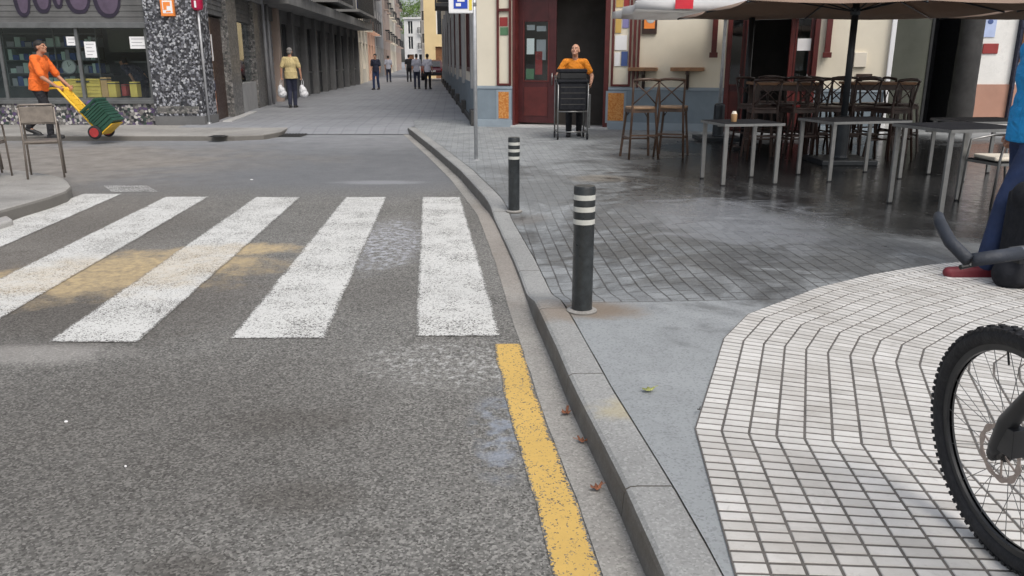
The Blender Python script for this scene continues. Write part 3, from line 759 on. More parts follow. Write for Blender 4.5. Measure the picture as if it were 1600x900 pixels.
# framed menu
a, b = fs_(1004, 35), fs_(1027, 35); z0, z1 = fz(1015, 53), fz(1015, 12)
m = MB(); m.box(a, b, -.05, -.003, z0, z1); o = m.build('menu_frame', 'dark_wood', bar, bevel=.005)
m = MB(); m.box(a+.04, b-.04, -.056, -.0505, z0+.1, z1-.04); m.build('menu_sheet', 'sign_orange', bar)
m = MB(); m.ell(((a+b)/2+.02, -.058, (z0+z1)/2+.03), (.09, .004, .08)); m.build('menu_picture', 'porcelain', bar, True)
# shelves on wall
for px0, px1, lab in ((985, 1028, 'a'), (1050, 1101, 'b')):
    a, b = fs_(px0, 106), fs_(px1, 106); z = fz((px0+px1)/2, 108)
    r = empty('wall_shelf', bar.matrix_world @ V((0, 0, 0))); r.location = (FA.x+FD.x*(a+b)/2, FA.y+FD.y*(a+b)/2, z); r.rotation_euler = (0, 0, ANG)
    tag(r, 'small wooden drinks shelf beside the menu and posters' if lab == 'a' else 'small wooden drinks shelf nearer the second door', 'shelf', 'drinks shelves on the bar wall')
    w = b-a; m = MB(); m.box(-w/2, w/2, -.38, -.005, -.035, .035); m.build('board', 'oak_wood', r, bevel=.006)
    m = MB(); m.box(-.03, .03, -.3, -.01, -.10, -.036); m.box(-.03, .03, -.05, -.004, -.4, -.10); m.bar((0, -.28, -.09), (0, -.04, -.36), .03, .03); m.build('bracket', 'dark_wood', r)
# small items on right wall
a = fs_(1345, 92); z = fz(1345, 92); m = MB(); m.box(a-.12, a+.1, -.06, -.003, z-.15, z+.12); m.build('meter_box', 'stucco_cream', bar, bevel=.006)
a = fs_(1350, 118); z = fz(1350, 118); m = MB(); m.box(a-.14, a+.14, -.03, -.003, z-.03, z+.03); m.build('mail_slot', 'dark_wood', bar)
a = fs_(1392); m = MB(); m.box(a-.06, a+.02, -.08, -.003, .1, 3.3); m.build('corner_trim', 'paper', bar, bevel=.01)
# doors
def door(parent, x0, x1, z0, z1, y, gl, rz=0, mt='red_wood', handle=True, name='door'):
    """panelled leaf with a glazed opening gl=(a,b,c,d)"""
    m = MB(); wallgrid(m, x0, x1, z0, z1, [gl], .05, y); o = m.build(name, mt, parent, bevel=.004)
    g1 = MB(); g1.box(gl[0]-.002, gl[1]+.002, y+.02, y+.028, gl[2], gl[3]); g1.build('glass', 'bar_glass', o)
    g1 = MB(); 
    if gl[2]-z0 > .5: g1.box(gl[0], gl[1], y-.012, y-.0005, z0+.15, gl[2]-.14)
    g1.box(gl[0]-.03, gl[0], y-.012, y-.0005, gl[2]-.03, gl[3]+.03); g1.box(gl[1], gl[1]+.03, y-.012, y-.0005, gl[2]-.03, gl[3]+.03)
    g1.box(gl[0], gl[1], y-.012, y-.0005, gl[2]-.03, gl[2]); g1.build('moulding', 'red_trim', o)
    if handle: g1 = MB(); hx = x1-.07; g1.tube([(hx, y-.05, 1.0), (hx, y-.05, 1.25)], .012, 8); g1.build('handle', 'steel', o, True)
    return o
dl0, dl1 = fs_(804)-.02, fs_(864)
g0, g1_ = fs_(814), fs_(851)
dd = door(bar, dl0, dl1, .2, DT-.1, .28, (g0, g1_, fz(832, 126), fz(832, 33)))
for (a, b, zl, zh, mt) in ((.08, .42, .86, .95, 'print_grey'), (.5, .9, .84, .93, 'print_grey'), (.05, .4, .02, .2, 'print_green'), (.45, .75, .1, .5, 'print_red'), (.5, .9, .35, .7, 'print_grey'), (.08, .4, .45, .72, 'paper')):
    W = g1_-g0; Z0, Z1 = fz(832, 126), fz(832, 33); m = MB(); m.box(g0+W*a, g0+W*b, .315, .322, Z0+(Z1-Z0)*zl, Z0+(Z1-Z0)*zh); m.build('sticker', mt, dd)
m = MB()
for a, b in ((d1a, d1a+.05), (d1b-.10, d1b)): m.box(a, b, -.03, .34, .1, DT)
m.box(d1a, d1b, -.028, .338, DT-.08, DT+.03); m.build('door_frame', 'red_trim', bar, bevel=.006)
m = MB(); m.box(d1a-.02, d1b+.02, -.12, .36, .1, .16); m.build('door_step', 'step_stone', bar, bevel=.01)
m = MB()
for a, b in ((d2a, d2a+.09), (d2b-.09, d2b), (fs_(1163), fs_(1171)), (fs_(1232), fs_(1238))): m.box(a, b, -.03, .3, .1, 2.75)
m.box(d2a, d2b, -.028, .298, 2.68, 2.8); m.build('door_frame', 'red_trim', bar, bevel=.006)
door(bar, d2a+.09, fs_(1163), .14, 2.67, .1, (fs_(1140), fs_(1157), 1.05, 2.45))
o = door(bar, fs_(1238), d2b-.09, .14, 2.67, .1, (fs_(1243), fs_(1263), 1.05, 2.45))
m = MB(); z = fz(1254, 79); z1 = fz(1254, 60); m.box(fs_(1244), fs_(1265), .085, .095, z, z1); m.build('notice', 'paper', o)
# side street facade of the bar block
SA, SB = V((-4.8, 57.5)), FA
sdv = (SB-SA); SL = sdv.length; sa = math.atan2(sdv.y, sdv.x)
sb = empty('bar_side_wing', (SA.x, SA.y, 0), sa); tag(sb, 'long cream facade of the bar running down the side street with dark tall windows', 'building')
wins = [(SL-1.0-2.9-i*4.6, SL-1.0-i*4.6) for i in range(8)]
m = MB(); wallgrid(m, 0, SL-.02, 1.0, 7.4, [(a+.3, b-.3, 1.25, 3.2) for a, b in wins]+[(a+.5, b-.5, 4.6, 6.6) for a, b in wins], .35); m.build('wall', 'stucco_cream', sb)
m = MB(); m.box(0, SL-.03, -.03, .3, .08, 1.0); m.build('wainscot', 'blue_wainscot', sb)
m = MB(); m.box(0, SL-.05, -.10, -.031, .08, .22)
for a, b in wins: m.box(b+.2, b+.9, -.14, -.031, .08, .45)
m.build('plinth', 'iron', sb, bevel=.01)
m = MB(); m.box(0, SL-.5, .8, 9, 0, 7.35); m.build('inner_mass', 'interior_dark', sb)
for i, (a, b) in enumerate(wins):
    m = MB(); x0, x1 = a+.3, b-.3
    m.box(x0, x0+.1, -.06, .12, 1.25, 3.2); m.box(x1-.1, x1, -.06, .12, 1.25, 3.2); m.box(x0+.1, x1-.1, -.055, .12, 3.1, 3.2); m.box(x0+.1, x1-.1, -.055, .12, 1.25, 1.35); m.box((x0+x1)/2-.05, (x0+x1)/2+.05, -.05, .12, 1.35, 3.1)
    o = m.build('window', 'red_wood', sb); m = MB(); m.box(x0+.09, x1-.09, .14, .15, 1.3, 3.15); m.build('pane', 'dark_pane', o)
    m = MB(); m.box(a+.5, b-.5, .14, .15, 4.6, 6.6); m.build('upper_window', 'dark_pane', sb)
    m = MB(); m.box(b-.05, b+.35, -.10, -.001, .9, 3.9); m.build('pilaster', 'grey_render', sb)
# balcony on the side wing (dark box seen against the sky)
m = MB(); x0 = SL-22; m.box(x0, x0+3.4, -.62, -.01, 3.75, 3.9); o = m.build('balcony', 'dark_render', sb)
m = MB(); m.box(x0, x0+3.4, -.62, -.58, 3.91, 4.9); m.box(x0+3.36, x0+3.4, -.57, -.02, 3.91, 4.9); m.build('railing', 'rail_iron', o)

# ---- building right of the bar
CY = 17.6; cxl = at(1397, 95, CY).x
rb = empty('pink_and_white_building', (cxl-2.0, CY, 0)); tag(rb, 'recessed building with olive wall, black doorway and white wall over pink base', 'building')
X = lambda px, py=95: at(px, py, CY).x-(cxl-2.0)
Z = lambda px, py: at(px, py, CY).z
m = MB(); m.box(0, X(1449), 0, .3, .1, 7.5); m.build('olive_wall', 'olive_render', rb)
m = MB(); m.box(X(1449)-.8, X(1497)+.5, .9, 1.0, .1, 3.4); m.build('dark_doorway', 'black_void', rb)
m = MB(); m.box(X(1449), X(1497), 0, .3, 3.2, 7.5); m.box(X(1497), 12, 0, .3, WZ+.05, 7.5); m.build('white_wall', 'light_render', rb)
m = MB(); m.box(X(1497), 12, -.03, .28, .1, WZ+.05); m.build('pink_base', 'pink_wainscot', rb)
m = MB(); m.box(0, 12, -.6, -.035, .1, .22); m.build('step', 'step_stone', rb, bevel=.01)
m = MB(); m.box(X(1449), X(1453), -.02, .89, .1, 3.2); m.box(X(1494), X(1497), -.02, .89, .1, 3.2); m.build('door_frame', 'black_metal', rb)
m = MB(); m.box(X(1538, 40), X(1556, 40), -.02, -.003, Z(1545, 58), Z(1545, 27)); m.build('notice', 'print_pale_blue', rb)
m = MB(); m.ell((X(1547, 34), -.022, Z(1547, 34)), (.06, .004, .05)); m.build('notice_emblem', 'print_blue', rb)
m = MB(); m.box(X(1535, 75), X(1559, 75), -.03, -.003, Z(1547, 84), Z(1547, 68)); m.build('letter_box', 'print_red', rb, bevel=.01)
m = MB(); m.box(X(1588, 60), X(1592, 60), -.12, -.003, .2, 3.3); m.build('downpipe', 'navy_cloth', rb)
m = MB(); m.box(X(1594, 60), X(1625, 60), -.1, -.003, WZ+.5, 3.2); m.build('display_panel', 'brown_wood', rb)
for i in range(5):
    m = MB(); m.box(X(1595, 60)+.02, X(1622, 60), -.125, -.101, 1.55+i*.33, 1.75+i*.33); m.build('display_picture', ('sign_orange', 'print_red', 'print_yellow')[i % 3], rb)
# side wall of bar block facing the recess
m = MB(); m.box(EL-.3, EL-.001, .36, 2.6, .1, 7.4); m.build('return_wall', 'olive_render', bar)
# round dark column / trunk in front of the recess
p = at(1512, 95, 16.4); c = empty('stone_column', (p.x, 16.4, .12)); tag(c, 'thick dark grey weathered column beside the black doorway', 'column')
m = MB(); prof = [(.27, 0), (.27, .2), (.235, .24)]+[(.235-.004*i+.004*math.sin(i*2.1), .24+i*.3) for i in range(1, 13)]; m.lathe(prof, 28); smooth_angle(m.build('shaft', 'trunk_column', c))
m = MB(); m.box(-.33, .33, -.33, .33, 4.0, 4.2); m.build('capital', 'trunk_column', c, bevel=.02)

# ================================================================ LEFT CORNER SHOP
SY = 18.61
shop = empty('corner_shop_building', (0, SY, 0)); tag(shop, 'grey corner shop building with pebble mosaic pillar, plinth and wide dark window', 'building')
sx = lambda px, py: at(px, py, SY).x
sz = lambda py: at(100, py, SY).z
wx0 = -17.0; px0 = sx(237, 100); px1 = sx(314, 100)
zs0, zs1 = sz(158), sz(44)          # sill and head of the window
m = MB(); m.box(wx0, px0, 0, .3, .05, zs0-.06); m.build('plinth', 'plinth_mosaic', shop)
m = MB(); m.box(wx0, px0, -.05, .32, zs0-.058, zs0+.02); m.build('window_sill', 'window_metal', shop, bevel=.006)
m = MB(); m.box(px0, px1, -.12, .75, .05, 3.4); pil = m.build('mosaic_pillar', 'pillar_mosaic', shop, bevel=.012)
m = MB(); m.box(px0-.012, px1+.012, -.135, .765, .05, .30); m.build('pillar_base', 'dark_render', shop)
m = MB(); m.box(px0+.06, px1-.10, -.126, -.1205, .36, .52); m.build('pillar_inlay', 'brown_mosaic', shop)
# roller shutter box with ribbed shutter above window
m = MB(); m.box(wx0, px0, -.06, .26, zs1, zs1+.12); m.build('lintel_rail', 'window_metal', shop, bevel=.008)
m = MB(); zt = zs1+.12; k = 0
while zt < 3.3: m.box(wx0, px0, .0 if k % 2 else -.012, .25, zt, zt+.058); zt += .06; k += 1
sh = m.build('roller_shutter', 'shutter_grey', shop)
# graffiti swirls painted on the shutter
def blobshape(cx, cz, rx, rz, y, mt, inner=None):
    m = MB(); pts = [(cx+rx*math.copysign(abs(math.cos(a))**.8, math.cos(a)), cz+rz*math.copysign(abs(math.sin(a))**.8, math.sin(a))) for a in [2*PI*i/28 for i in range(28)]]
    T = M(((1, 0, 0, 0), (0, 0, -1, y), (0, 1, 0, 0), (0, 0, 0, 1)))
    m.prism(pts, 0, .004, T); return m.build('graffiti_shape', mt, sh)
for (pa_, pb_, yb) in ((22, 50, 27), (52, 83, 21), (83, 101, 14), (103, 144, 22), (146, 191, 28)):
    a, b = sx(pa_, 10), sx(pb_, 10); zb = sz(yb)
    blobshape((a+b)/2, 3.0, (b-a)/2, 3.0-zb, -.016, 'graffiti_line'); blobshape((a+b)/2+.02, 3.03, (b-a)/2-.07, 3.03-zb-.08, -.021, 'graffiti')
m = MB(); m.box(wx0, px1-.02, 0, 8, 3.41, 7.5); m.build('upper_wall', 'dark_render', shop)
# window frame mullions and panes
mull = [sx(4, 100)-.02, sx(124, 100), sx(232, 100)]
m = MB()
for x in [wx0+1.2]+mull: m.box(x-.035, x+.035, .02, .10, zs0+.02, zs1)
m.box(wx0, px0, .03, .09, zs0+.02, zs0+.07); fr = m.build('window_frame', 'window_metal', shop)
for a, b in ((wx0, mull[0]), (mull[0], mull[1]), (mull[1], mull[2])):
    m = MB(); m.box(a+.034, b-.034, .055, .063, zs0+.07, zs1); m.build('window_pane', 'shop_glass', shop)
# interior
m = MB(); m.box(wx0, px0, 3.0, 3.1, .1, 3.4); m.box(wx0, px0, .3, 3.0, 3.3, 3.4); m.box(wx0, px0, .3, 3.0, .05, .12); m.box(px0-.1, px0-.02, .3, 3.0, .12, 3.3); m.build('interior_wall', 'interior_shop', shop)
m = MB(); m.box(wx0+.3, px0-.12, .35, .95, zs0-.02, zs0+.02); m.build('display_shelf', 'interior_dark', shop)
m = MB(); m.box(sx(125, 90), px0-.12, 1.6, 2.0, 1.45, 1.49); m.box(sx(20, 90), sx(120, 90), 1.6, 2.0, 1.15, 1.19); m.box(sx(20, 90), px0-.15, 2.2, 2.5, .8, .84); m.build('back_shelf', 'window_metal', shop)
m = MB(); m.box(sx(128, 60), sx(190, 60), 1.2, 1.26, 1.7, zs1+.3); m.box(sx(40, 60), sx(90, 60), 2.0, 2.05, 1.3, 2.6); m.build('interior_curtain', 'olive_render', shop)
def shopbox(name, pxa, pxb, pya, pyb, y, dep, mt, label, cat, bev=.01, group=None):
    a = at(pxa, (pya+pyb)/2, SY+y).x; b = at(pxb, (pya+pyb)/2, SY+y).x; zlo = at(pxa, pyb, SY+y).z; zhi = at(pxa, pya, SY+y).z
    r = empty(name, ((a+b)/2, SY+y, zlo)); tag(r, label, cat, group); w = b-a; h = zhi-zlo
    return r, w, h
r, w, h = shopbox('crate', 105, 157, 124, 152, .14, .3, 'crate_yellow', 'yellow plastic crate on the sill inside the shop window', 'crate')
m = MB(); 
for i in range(5): m.box(-w/2, w/2, -.012 if i % 2 else 0, .33, h*i/5+.002, h*(i+1)/5-.004)
m.build('body', 'crate_yellow', r); m = MB(); m.box(-w*.2, w*.2, -.02, -.013, h*.84, h*.92); m.build('handle_slot', 'iron', r)
m = MB(); m.box(-w/2-.01, w/2+.01, -.018, .345, h-.02, h+.01); m.build('rim', 'crate_yellow', r)
for (a, b, c, d, mt, lab, nm) in ((158, 168, 121, 152, 'carton', 'tall narrow cardboard carton right of the yellow crate', 'carton'), (169, 181, 128, 152, 'crate_yellow', 'small yellow box beside the narrow carton', 'storage_box'), (203, 214, 128, 152, 'crate_yellow', 'small yellow box in front of the dark figure in the window', 'storage_box'), (190, 197, 132, 150, 'print_red', 'little red tin on the window shelf', 'tin')):
    r, w, h = shopbox(nm, a, b, c, d, .16, .3, mt, lab, 'box'); m = MB(); m.box(-w/2, w/2, 0, .22, 0, h); m.build('body', mt, r, bevel=.008); m = MB(); m.box(-w/2-.004, w/2+.004, -.004, .224, h*.86, h*.93); m.build('lid_edge', 'interior_dark', r)
r, w, h = shopbox('appliance', 131, 163, 101, 114, 1.6, .3, 'pale_green_box', 'pale green long box on the back shelf of the shop', 'box'); m = MB(); m.box(-w/2, w/2, 0, .3, 0, h); m.build('case', 'pale_green_box', r, bevel=.02); m = MB(); m.box(-w/2+.06, w/2-.2, -.01, -.001, h*.3, h*.7); m.build('label_strip', 'print_grey', r)
p = at(109, 104, SY+1.0); r = empty('wall_clock', (p.x, SY+1.0, p.z)); tag(r, 'round pale dial hanging inside the shop window', 'clock')
T = M.Rotation(PI/2, 4, 'X'); m = MB(); m.lathe([(.17, 0), (.17, .04)], 32, T); m.build('rim', 'print_grey', r); m = MB(); m.lathe([(.145, .041), (.145, .045)], 32, T); m.build('face', 'porcelain', r)
m = MB(); m.bar((0, -.048, 0), (.06, -.048, .06), .008, .004); m.bar((0, -.048, 0), (-.02, -.048, .11), .008, .004); m.build('hands', 'iron', r)
r = empty('wire_rack_shelf', (sx(40, 80), SY+1.2, .9)); tag(r, 'metal rack of tinned goods behind the orange shirted man', 'rack')
m = MB(); 
for k in range(5): m.box(-1.2, 1.0, 0, .4, .3*k, .3*k+.02)
for x in (-1.2, 0, 1.0): m.box(x-.015, x+.015, .0, .03, 0, 1.4)
m.build('frame', 'window_metal', r)
random.seed(11); m = MB(); m2 = MB(); m3 = MB()
for k in range(4):
    x = -1.15
    while x < .9:
        w = random.uniform(.08, .2); hh = random.uniform(.1, .24); (random.choice((m, m2, m3))).box(x, x+w*.9, .05, .3, .3*k+.021, .3*k+.02+hh); x += w
m.build('goods', 'print_blue', r); m2.build('goods', 'print_grey', r); m3.build('goods', 'pale_green_box', r)
# papers on glass
for (a, b, c, d, n_) in ((101, 119, 57, 71, 2), (129, 147, 65, 90, 4), (200, 226, 57, 76, 3)):
    x0, x1 = sx(a, c), sx(b, c); z0, z1 = sz(d), sz(c); m = MB(); m.box(x0, x1, .048, .053, z0, z1); o = m.build('window_notice', 'paper', shop)
    m = MB()
    for i in range(n_): zz = z1-(i+.8)*(z1-z0)/(n_+.6); m.box(x0+.04, x1-.04-.05*(i % 2), .045, .0475, zz, zz+.012)
    m.build('print_lines', 'print_grey', o)
# orange sign on pillar
r = empty('wall_sign', (sx(267, 14), SY-.12, sz(14))); tag(r, 'small orange and white square sign fixed to the mosaic pillar', 'sign')
m = MB(); m.box(-.14, .14, -.10, -.001, -.16, .2); m.build('case', 'sign_orange', r, bevel=.01); m = MB(); m.box(-.09, .12, -.104, -.1005, -.10, .16); m.build('face', 'paper', r)
m = MB(); m.box(-.07, .08, -.108, -.1045, .05, .13); m.box(-.07, .0, -.108, -.1045, -.03, .05); m.box(-.02, .08, -.108, -.1045, -.08, -.05); m.build('mark', 'sign_orange', r)
# sign pole with red drum
pb = gp(318, 193, .10); py_ = pb.y-.35; pxw = gp(320, 196, .1).x
r = empty('sign_pole', (pxw+.02, py_, .10)); tag(r, 'thin silver pole with a red sign by the mosaic pillar', 'sign pole')
m = MB(); m.tube([(0, 0, 0), (0, 0, 3.3)], .028, 12); m.tube([(0, 0, 0), (0, 0, .05)], .05, 12); m.build('pole', 'galvanised', r, True)
m = MB(); zr = at(302, 17, py_).z-.1; m.lathe([(.03, 0), (.11, .02), (.135, .07), (.14, .7), (.11, .75)], 24, M.Translation((0, -.04, zr))); smooth_angle(m.build('red_drum', 'sign_red', r))
m = MB(); m.box(.0, .04, -.183, -.175, zr+.06, zr+.2); m.build('white_mark', 'paper', r)
# receding facade of the corner building
LA, LB = V((px1+.0, SY+.77)), V((-8.02, 27.0))
lv = LB-LA; LL = lv.length; la = math.atan2(lv.y, lv.x)
def lp(px, py, A=LA, D=None):
    d = D or lv.normalized(); p = onplane(px, py, A, d); return (p.xy-A).dot(d), p.z
side = empty('shop_side_wing', (LA.x, LA.y, 0), la); tag(side, 'side wing of the corner shop with mosaic piers, a wooden door and a window', 'building')
s_door0, s_door1 = .0, lp(342, 100)[0]; s_p0, s_p1 = lp(357, 100)[0], lp(372, 100)[0]; s_w0, s_w1 = s_p1, lp(398, 100)[0]; s_q1 = LL
m = MB(); m.box(s_p0, s_p1, -.06, .3, .05, 3.2); m.build('mosaic_pier', 'brown_mosaic', side, bevel=.01)
m = MB(); m.box(s_w1, s_q1, -.06, .3, .05, 3.2); m.build('end_pier', 'brown_mosaic', side, bevel=.01)
m = MB(); m.box(0, LL, -.12, .6, 3.2, 3.5); m.build('fascia', 'grey_render', side, bevel=.01)
m = MB(); m.box(3.2, LL, .61, 8, 0.05, 7.5); m.box(0, 3.199, .61, .75, .05, 3.4); m.box(0, LL, 0, .6, 3.51, 7.5); m.build('wall', 'dark_render', side)
zt = lp(330, 38)[1]
m = MB(); k = 0; z = 2.55
while z < 3.19: m.box(0, s_p0, .05 if k % 2 else .035, .2, z, z+.055); m.box(s_w0, s_w1, .05 if k % 2 else .035, .2, z, z+.055); z += .058; k += 1
m.build('shutter_head', 'shutter_grey', side)
m = MB(); m.box(.05, s_door1*.75, .10, .16, .1, 2.5); o = m.build('wooden_door', 'oak_wood', side, bevel=.006)
m = MB(); m.box(.3, s_door1*.66, .09, .099, .82, 1.05); m.build('blue_poster', 'print_blue', o)
m = MB(); m.box(.3, s_door1*.66, .09, .099, .35, .8); m.build('orange_poster', 'sign_orange', o)
m = MB(); m.box(s_door1*.75, s_p0, .12, .18, .1, 2.5); m.build('door_side_panel', 'dark_wood', side); m = MB(); m.box(s_door1*.82, s_door1*.95, .10, .119, 1.5, 2.1); m.build('notice', 'paper', side)
m = MB(); m.box(s_w0, s_w1, 0, .3, .05, .9); m.build('window_plinth', 'grey_render', side)
m = MB(); m.box(s_w0, s_w1, .12, .13, .95, 2.55); m.build('window_pane', 'shop_glass', side)
m = MB()
for a in (s_w0+.03, (s_w0+s_w1)/2, s_w1-.03): m.box(a-.03, a+.03, .17, .22, .9, 2.55)
m.build('window_frame', 'window_metal', side)
m = MB(); m.box(s_w0+.3, s_w0+1.0, .4, .5, 1.0, 1.5); m.build('window_goods', 'print_red', side)
m = MB(); m.box(s_w0, s_w1, .55, .6, .9, 2.5); m.build('window_back', 'brown_wood', side)
m = MB(); m.box(-.02, s_p1+.6, -.3, -.09, .04, .135); m.build('threshold', 'step_stone', side, bevel=.01)
m = MB(); a = lp(410, 100)[0]; m.tube([(min(a, LL-.1), -.13, .1), (min(a, LL-.1), -.13, 3.2)], .05, 10); m.build('drain_pipe', 'shutter_pale', side, True)

# arcade building with overhanging slab
AA, AB = LB, V((-9.35, 51.0)); av = AB-AA; AL = av.length; aa = math.atan2(av.y, av.x)
arc = empty('arcade_building', (AA.x, AA.y, 0), aa); tag(arc, 'long dark building with a row of shuttered bays under a concrete overhang', 'building')
m = MB(); m.box(0, AL, -.9, 1.4, 3.25, 3.62); m.build('overhang', 'soffit', arc, bevel=.01)
m = MB(); m.box(0, AL, 1.42, 9, .05, 8); m.box(0, AL, 0, 1.41, 3.63, 8); m.build('wall', 'dark_render', arc)
nb = 10; bw = AL/nb
for i in range(nb+1):
    x = min(max(i*bw, .2), AL-.2); m = MB(); m.box(x-.17, x+.17, -.04, .2, .05, 3.24); m.build('pier', ('pier_grey', 'dark_render')[i % 2] if i != 1 else 'stucco_brown', arc, bevel=.01)
    if i < nb:
        m = MB(); a, b = i*bw+.23, (i+1)*bw-.23; z = .1; k = 0
        if i in (0, 2, 5, 8):
            while z < 2.8: m.box(a, b, .18 if k % 2 else .165, .22, z, z+.10); z += .104; k += 1
            m.build('roller_shutter', ('shutter_pale' if i == 0 else 'shutter_grey'), arc)
        else:
            m.box(a, b, .19, .2, .1, 2.8); m.build('shop_front', 'dark_pane' if i % 2 else 'shutter_black', arc)
            m = MB(); m.box((a+b)/2-.04, (a+b)/2+.04, .14, .185, .1, 2.8); m.box(a, b, .14, .185, 1.0, 1.06); m.build('shop_frame', 'window_metal', arc)
        m = MB(); m.box(a, b, .1, .4, 2.805, 3.24); m.build('bay_head', 'dark_render', arc)
for x0, x1 in ((2, 7), (9, 14), (16, 23.3)):
    m = MB(); m.box(x0, x1, -1.15, -.02, 3.9, 4.02); o = m.build('balcony', 'soffit', arc)
    m = MB(); k = x0
    while k < x1: m.box(k, k+.03, -1.13, -1.10, 4.03, 5.0); k += .12
    m.box(x0, x1, -1.14, -1.09, 5.0, 5.05); m.build('railing', 'rail_iron', o)
    m = MB(); m.box(x0, x1, -1.08, -1.05, 4.05, 4.95); m.build('screen', 'navy_awning', o)
m = MB(); z0 = .9; m.tube([(.35, -.14, .1), (.35, -.14, 3.24)], .05, 10); m.build('drain_pipe', 'shutter_pale', arc, True)

# ================================================================ FAR STREET BUILDINGS
def rowhouse(name, label, p0, p1, h, wall, ncol, floors, door_mat='brown_wood', balc=True, win='dark_pane', ground='door', frame='stucco_white', gh=3.4, dep=10, rail='rail_iron'):
    p0, p1 = V(p0), V(p1); d = p1-p0; L = d.length; r = empty(name, (p0.x, p0.y, 0), math.atan2(d.y, d.x)); tag(r, label, 'building')
    cw = L/ncol; hl = []; fl = (h-gh)/floors
    for f in range(floors):
        for c in range(ncol):
            x = (c+.5)*cw; hl.append((x-.5, x+.5, gh+f*fl+.15, gh+f*fl+2.3, f))
    gl = []
    for c in range(ncol):
        x = (c+.5)*cw; ww = .6 if c % 2 == 0 else .8; gl.append((x-ww, x+ww, .1 if c % 2 == 0 else 1.0, 2.6))
    m = MB(); wallgrid(m, 0, L, .05, h, [q[:4] for q in hl]+gl, .35); m.build('wall', wall, r)
    m = MB(); m.box(.02, L-.02, .6, dep, .05, h-.05); m.build('inner_mass', 'interior_dark', r)
    m = MB(); m.box(-.02, L+.02, -.25, .4, h+.001, h+.3); m.build('cornice', wall, r)
    for (a, b, z0, z1, f) in hl:
        m = MB(); m.box(a, a+.08, .1, .2, z0, z1); m.box(b-.08, b, .1, .2, z0, z1); m.box(a+.08, b-.08, .1, .2, z1-.08, z1); m.box((a+b)/2-.04, (a+b)/2+.04, .1, .2, z0, z1-.08)
        o = m.build('window', frame, r); m = MB(); m.box(a, b, .21, .22, z0, z1); m.build('pane', win, o)
        if balc and (int(a*7)+f*3) % 3 != 1:
            m = MB(); m.box(a-.25, b+.25, -.45, -.005, z0-.14, z0-.02); o = m.build('balcony', wall, r); m = MB(); k = a-.23
            while k < b+.22: m.box(k, k+.03, -.44, -.41, z0-.019, z0+.95); k += .11
            m.box(a-.25, b+.25, -.45, -.40, z0+.95, z0+1.0); m.box(a-.25, a-.22, -.40, -.01, z0+.9, z0+1.0); m.box(b+.22, b+.25, -.40, -.01, z0+.9, z0+1.0)
            q = a-.34
            for s_ in (a-.25, b+.22):
                yy_ = -.38
                while yy_ < -.05: m.box(s_, s_+.03, yy_, yy_+.03, z0-.019, z0+.9); yy_ += .13
            m.build('railing', rail, o)
    for (a, b, z0, z1) in gl:
        m = MB(); m.box(a, b, .15, .22, z0, z1); o = m.build('door' if z0 < .5 else 'ground_window', door_mat if z0 < .5 else win, r)
        m = MB(); m.box(a-.1, a, -.03, -.001, z0, z1+.1); m.box(b, b+.1, -.03, -.001, z0, z1+.1); m.box(a, b, -.03, -.001, z1, z1+.1); m.build('surround', wall, o)
    return r
def LN(y): return (-9.35-.103*(y-51), y)
def LNs(y0, y1): return LN(y0), LN(y1)
rowhouse('town_house', 'cream house with a brown door just past the dark arcade', *LNs(51.1, 59.5), 13, 'stucco_cream', 3, 3)
rowhouse('town_house', 'narrow salmon pink house after the cream house on the left', *LNs(59.6, 68.5), 13.5, 'stucco_pink', 3, 3)
rowhouse('town_house', 'brown grey house with dark iron balconies along the left of the street', *LNs(68.6, 82), 15, 'stucco_grey', 4, 4, 'dark_wood')
rowhouse('town_house', 'brownish house with many balconies further down the left side', *LNs(82.1, 98), 15.5, 'stucco_brown', 5, 4, 'dark_wood')
rowhouse('town_house', 'pale house near the far left end of the street', *LNs(98.1, 116), 15, 'stucco_cream', 5, 4)
rowhouse('town_house', 'grey brown house at the far left end before the street bends', *LNs(116.1, 140), 15, 'stucco_brown', 6, 4)
# yellow house facing down the street on the right
yx0 = at(664, 95, 68).x; yx1 = at(700, 95, 68).x
rowhouse('town_house', 'plain yellow house wall closing the right side behind the bar', (yx0, 68), (yx1+4, 68), 14, 'stucco_yellow', 2, 3, 'brown_wood', False)
m = rowhouse('town_house', 'white house at the end of the street below the green tree', (at(633, 95, 150).x, 150), (at(672, 95, 148).x+2, 148), 8.6, 'stucco_white', 3, 2, 'brown_wood', True)
rowhouse('town_house', 'slim white house between the far white house and the yellow wall', (at(652, 95, 95).x, 100), (at(668, 95, 95).x+3, 96), 11, 'stucco_white', 2, 3, 'brown_wood', True)
# trees far
def tree(x, y, hgt, rad, label, seed):
    random.seed(seed); r = empty('tree', (x, y, .05)); tag(r, label, 'tree')
    m = MB(); m.tube([(0, 0, 0), (.15, 0, hgt*.3), (.05, .1, hgt*.6)], [.3, .22, .12], 10)
    for k in range(7):
        a = k*2.4; z = hgt*(.35+.05*k); m.tube([(0.1, 0, z), (math.cos(a)*rad*.5, math.sin(a)*rad*.5, z+hgt*.18)], [.1, .03], 6)
    m.build('trunk', 'bark', r, True); m = MB(); cl = []
    for k in range(22):
        a = random.random()*6.28; q = rad*.75*math.sqrt(random.random()); cl.append(V((math.cos(a)*q, math.sin(a)*q, hgt*(.5+.42*random.random()))))
    for c in cl:
        rr = rad*random.uniform(.25, .42)
        for j in range(110):
            v = V([random.gauss(0, 1) for _ in range(3)]); v = v.normalized()*rr*random.random()**.4; p = c+v; s_ = random.uniform(.12, .26)
            e = Euler((random.random()*6, random.random()*6, 0)).to_matrix(); m.add([p+e @ V((-s_, 0, 0)), p+e @ V((0, s_*.5, 0)), p+e @ V((s_, 0, 0)), p+e @ V((0, -s_*.5, 0))], [[0, 1, 2, 3]])
    m.build('crown', 'foliage', r, fix=False)
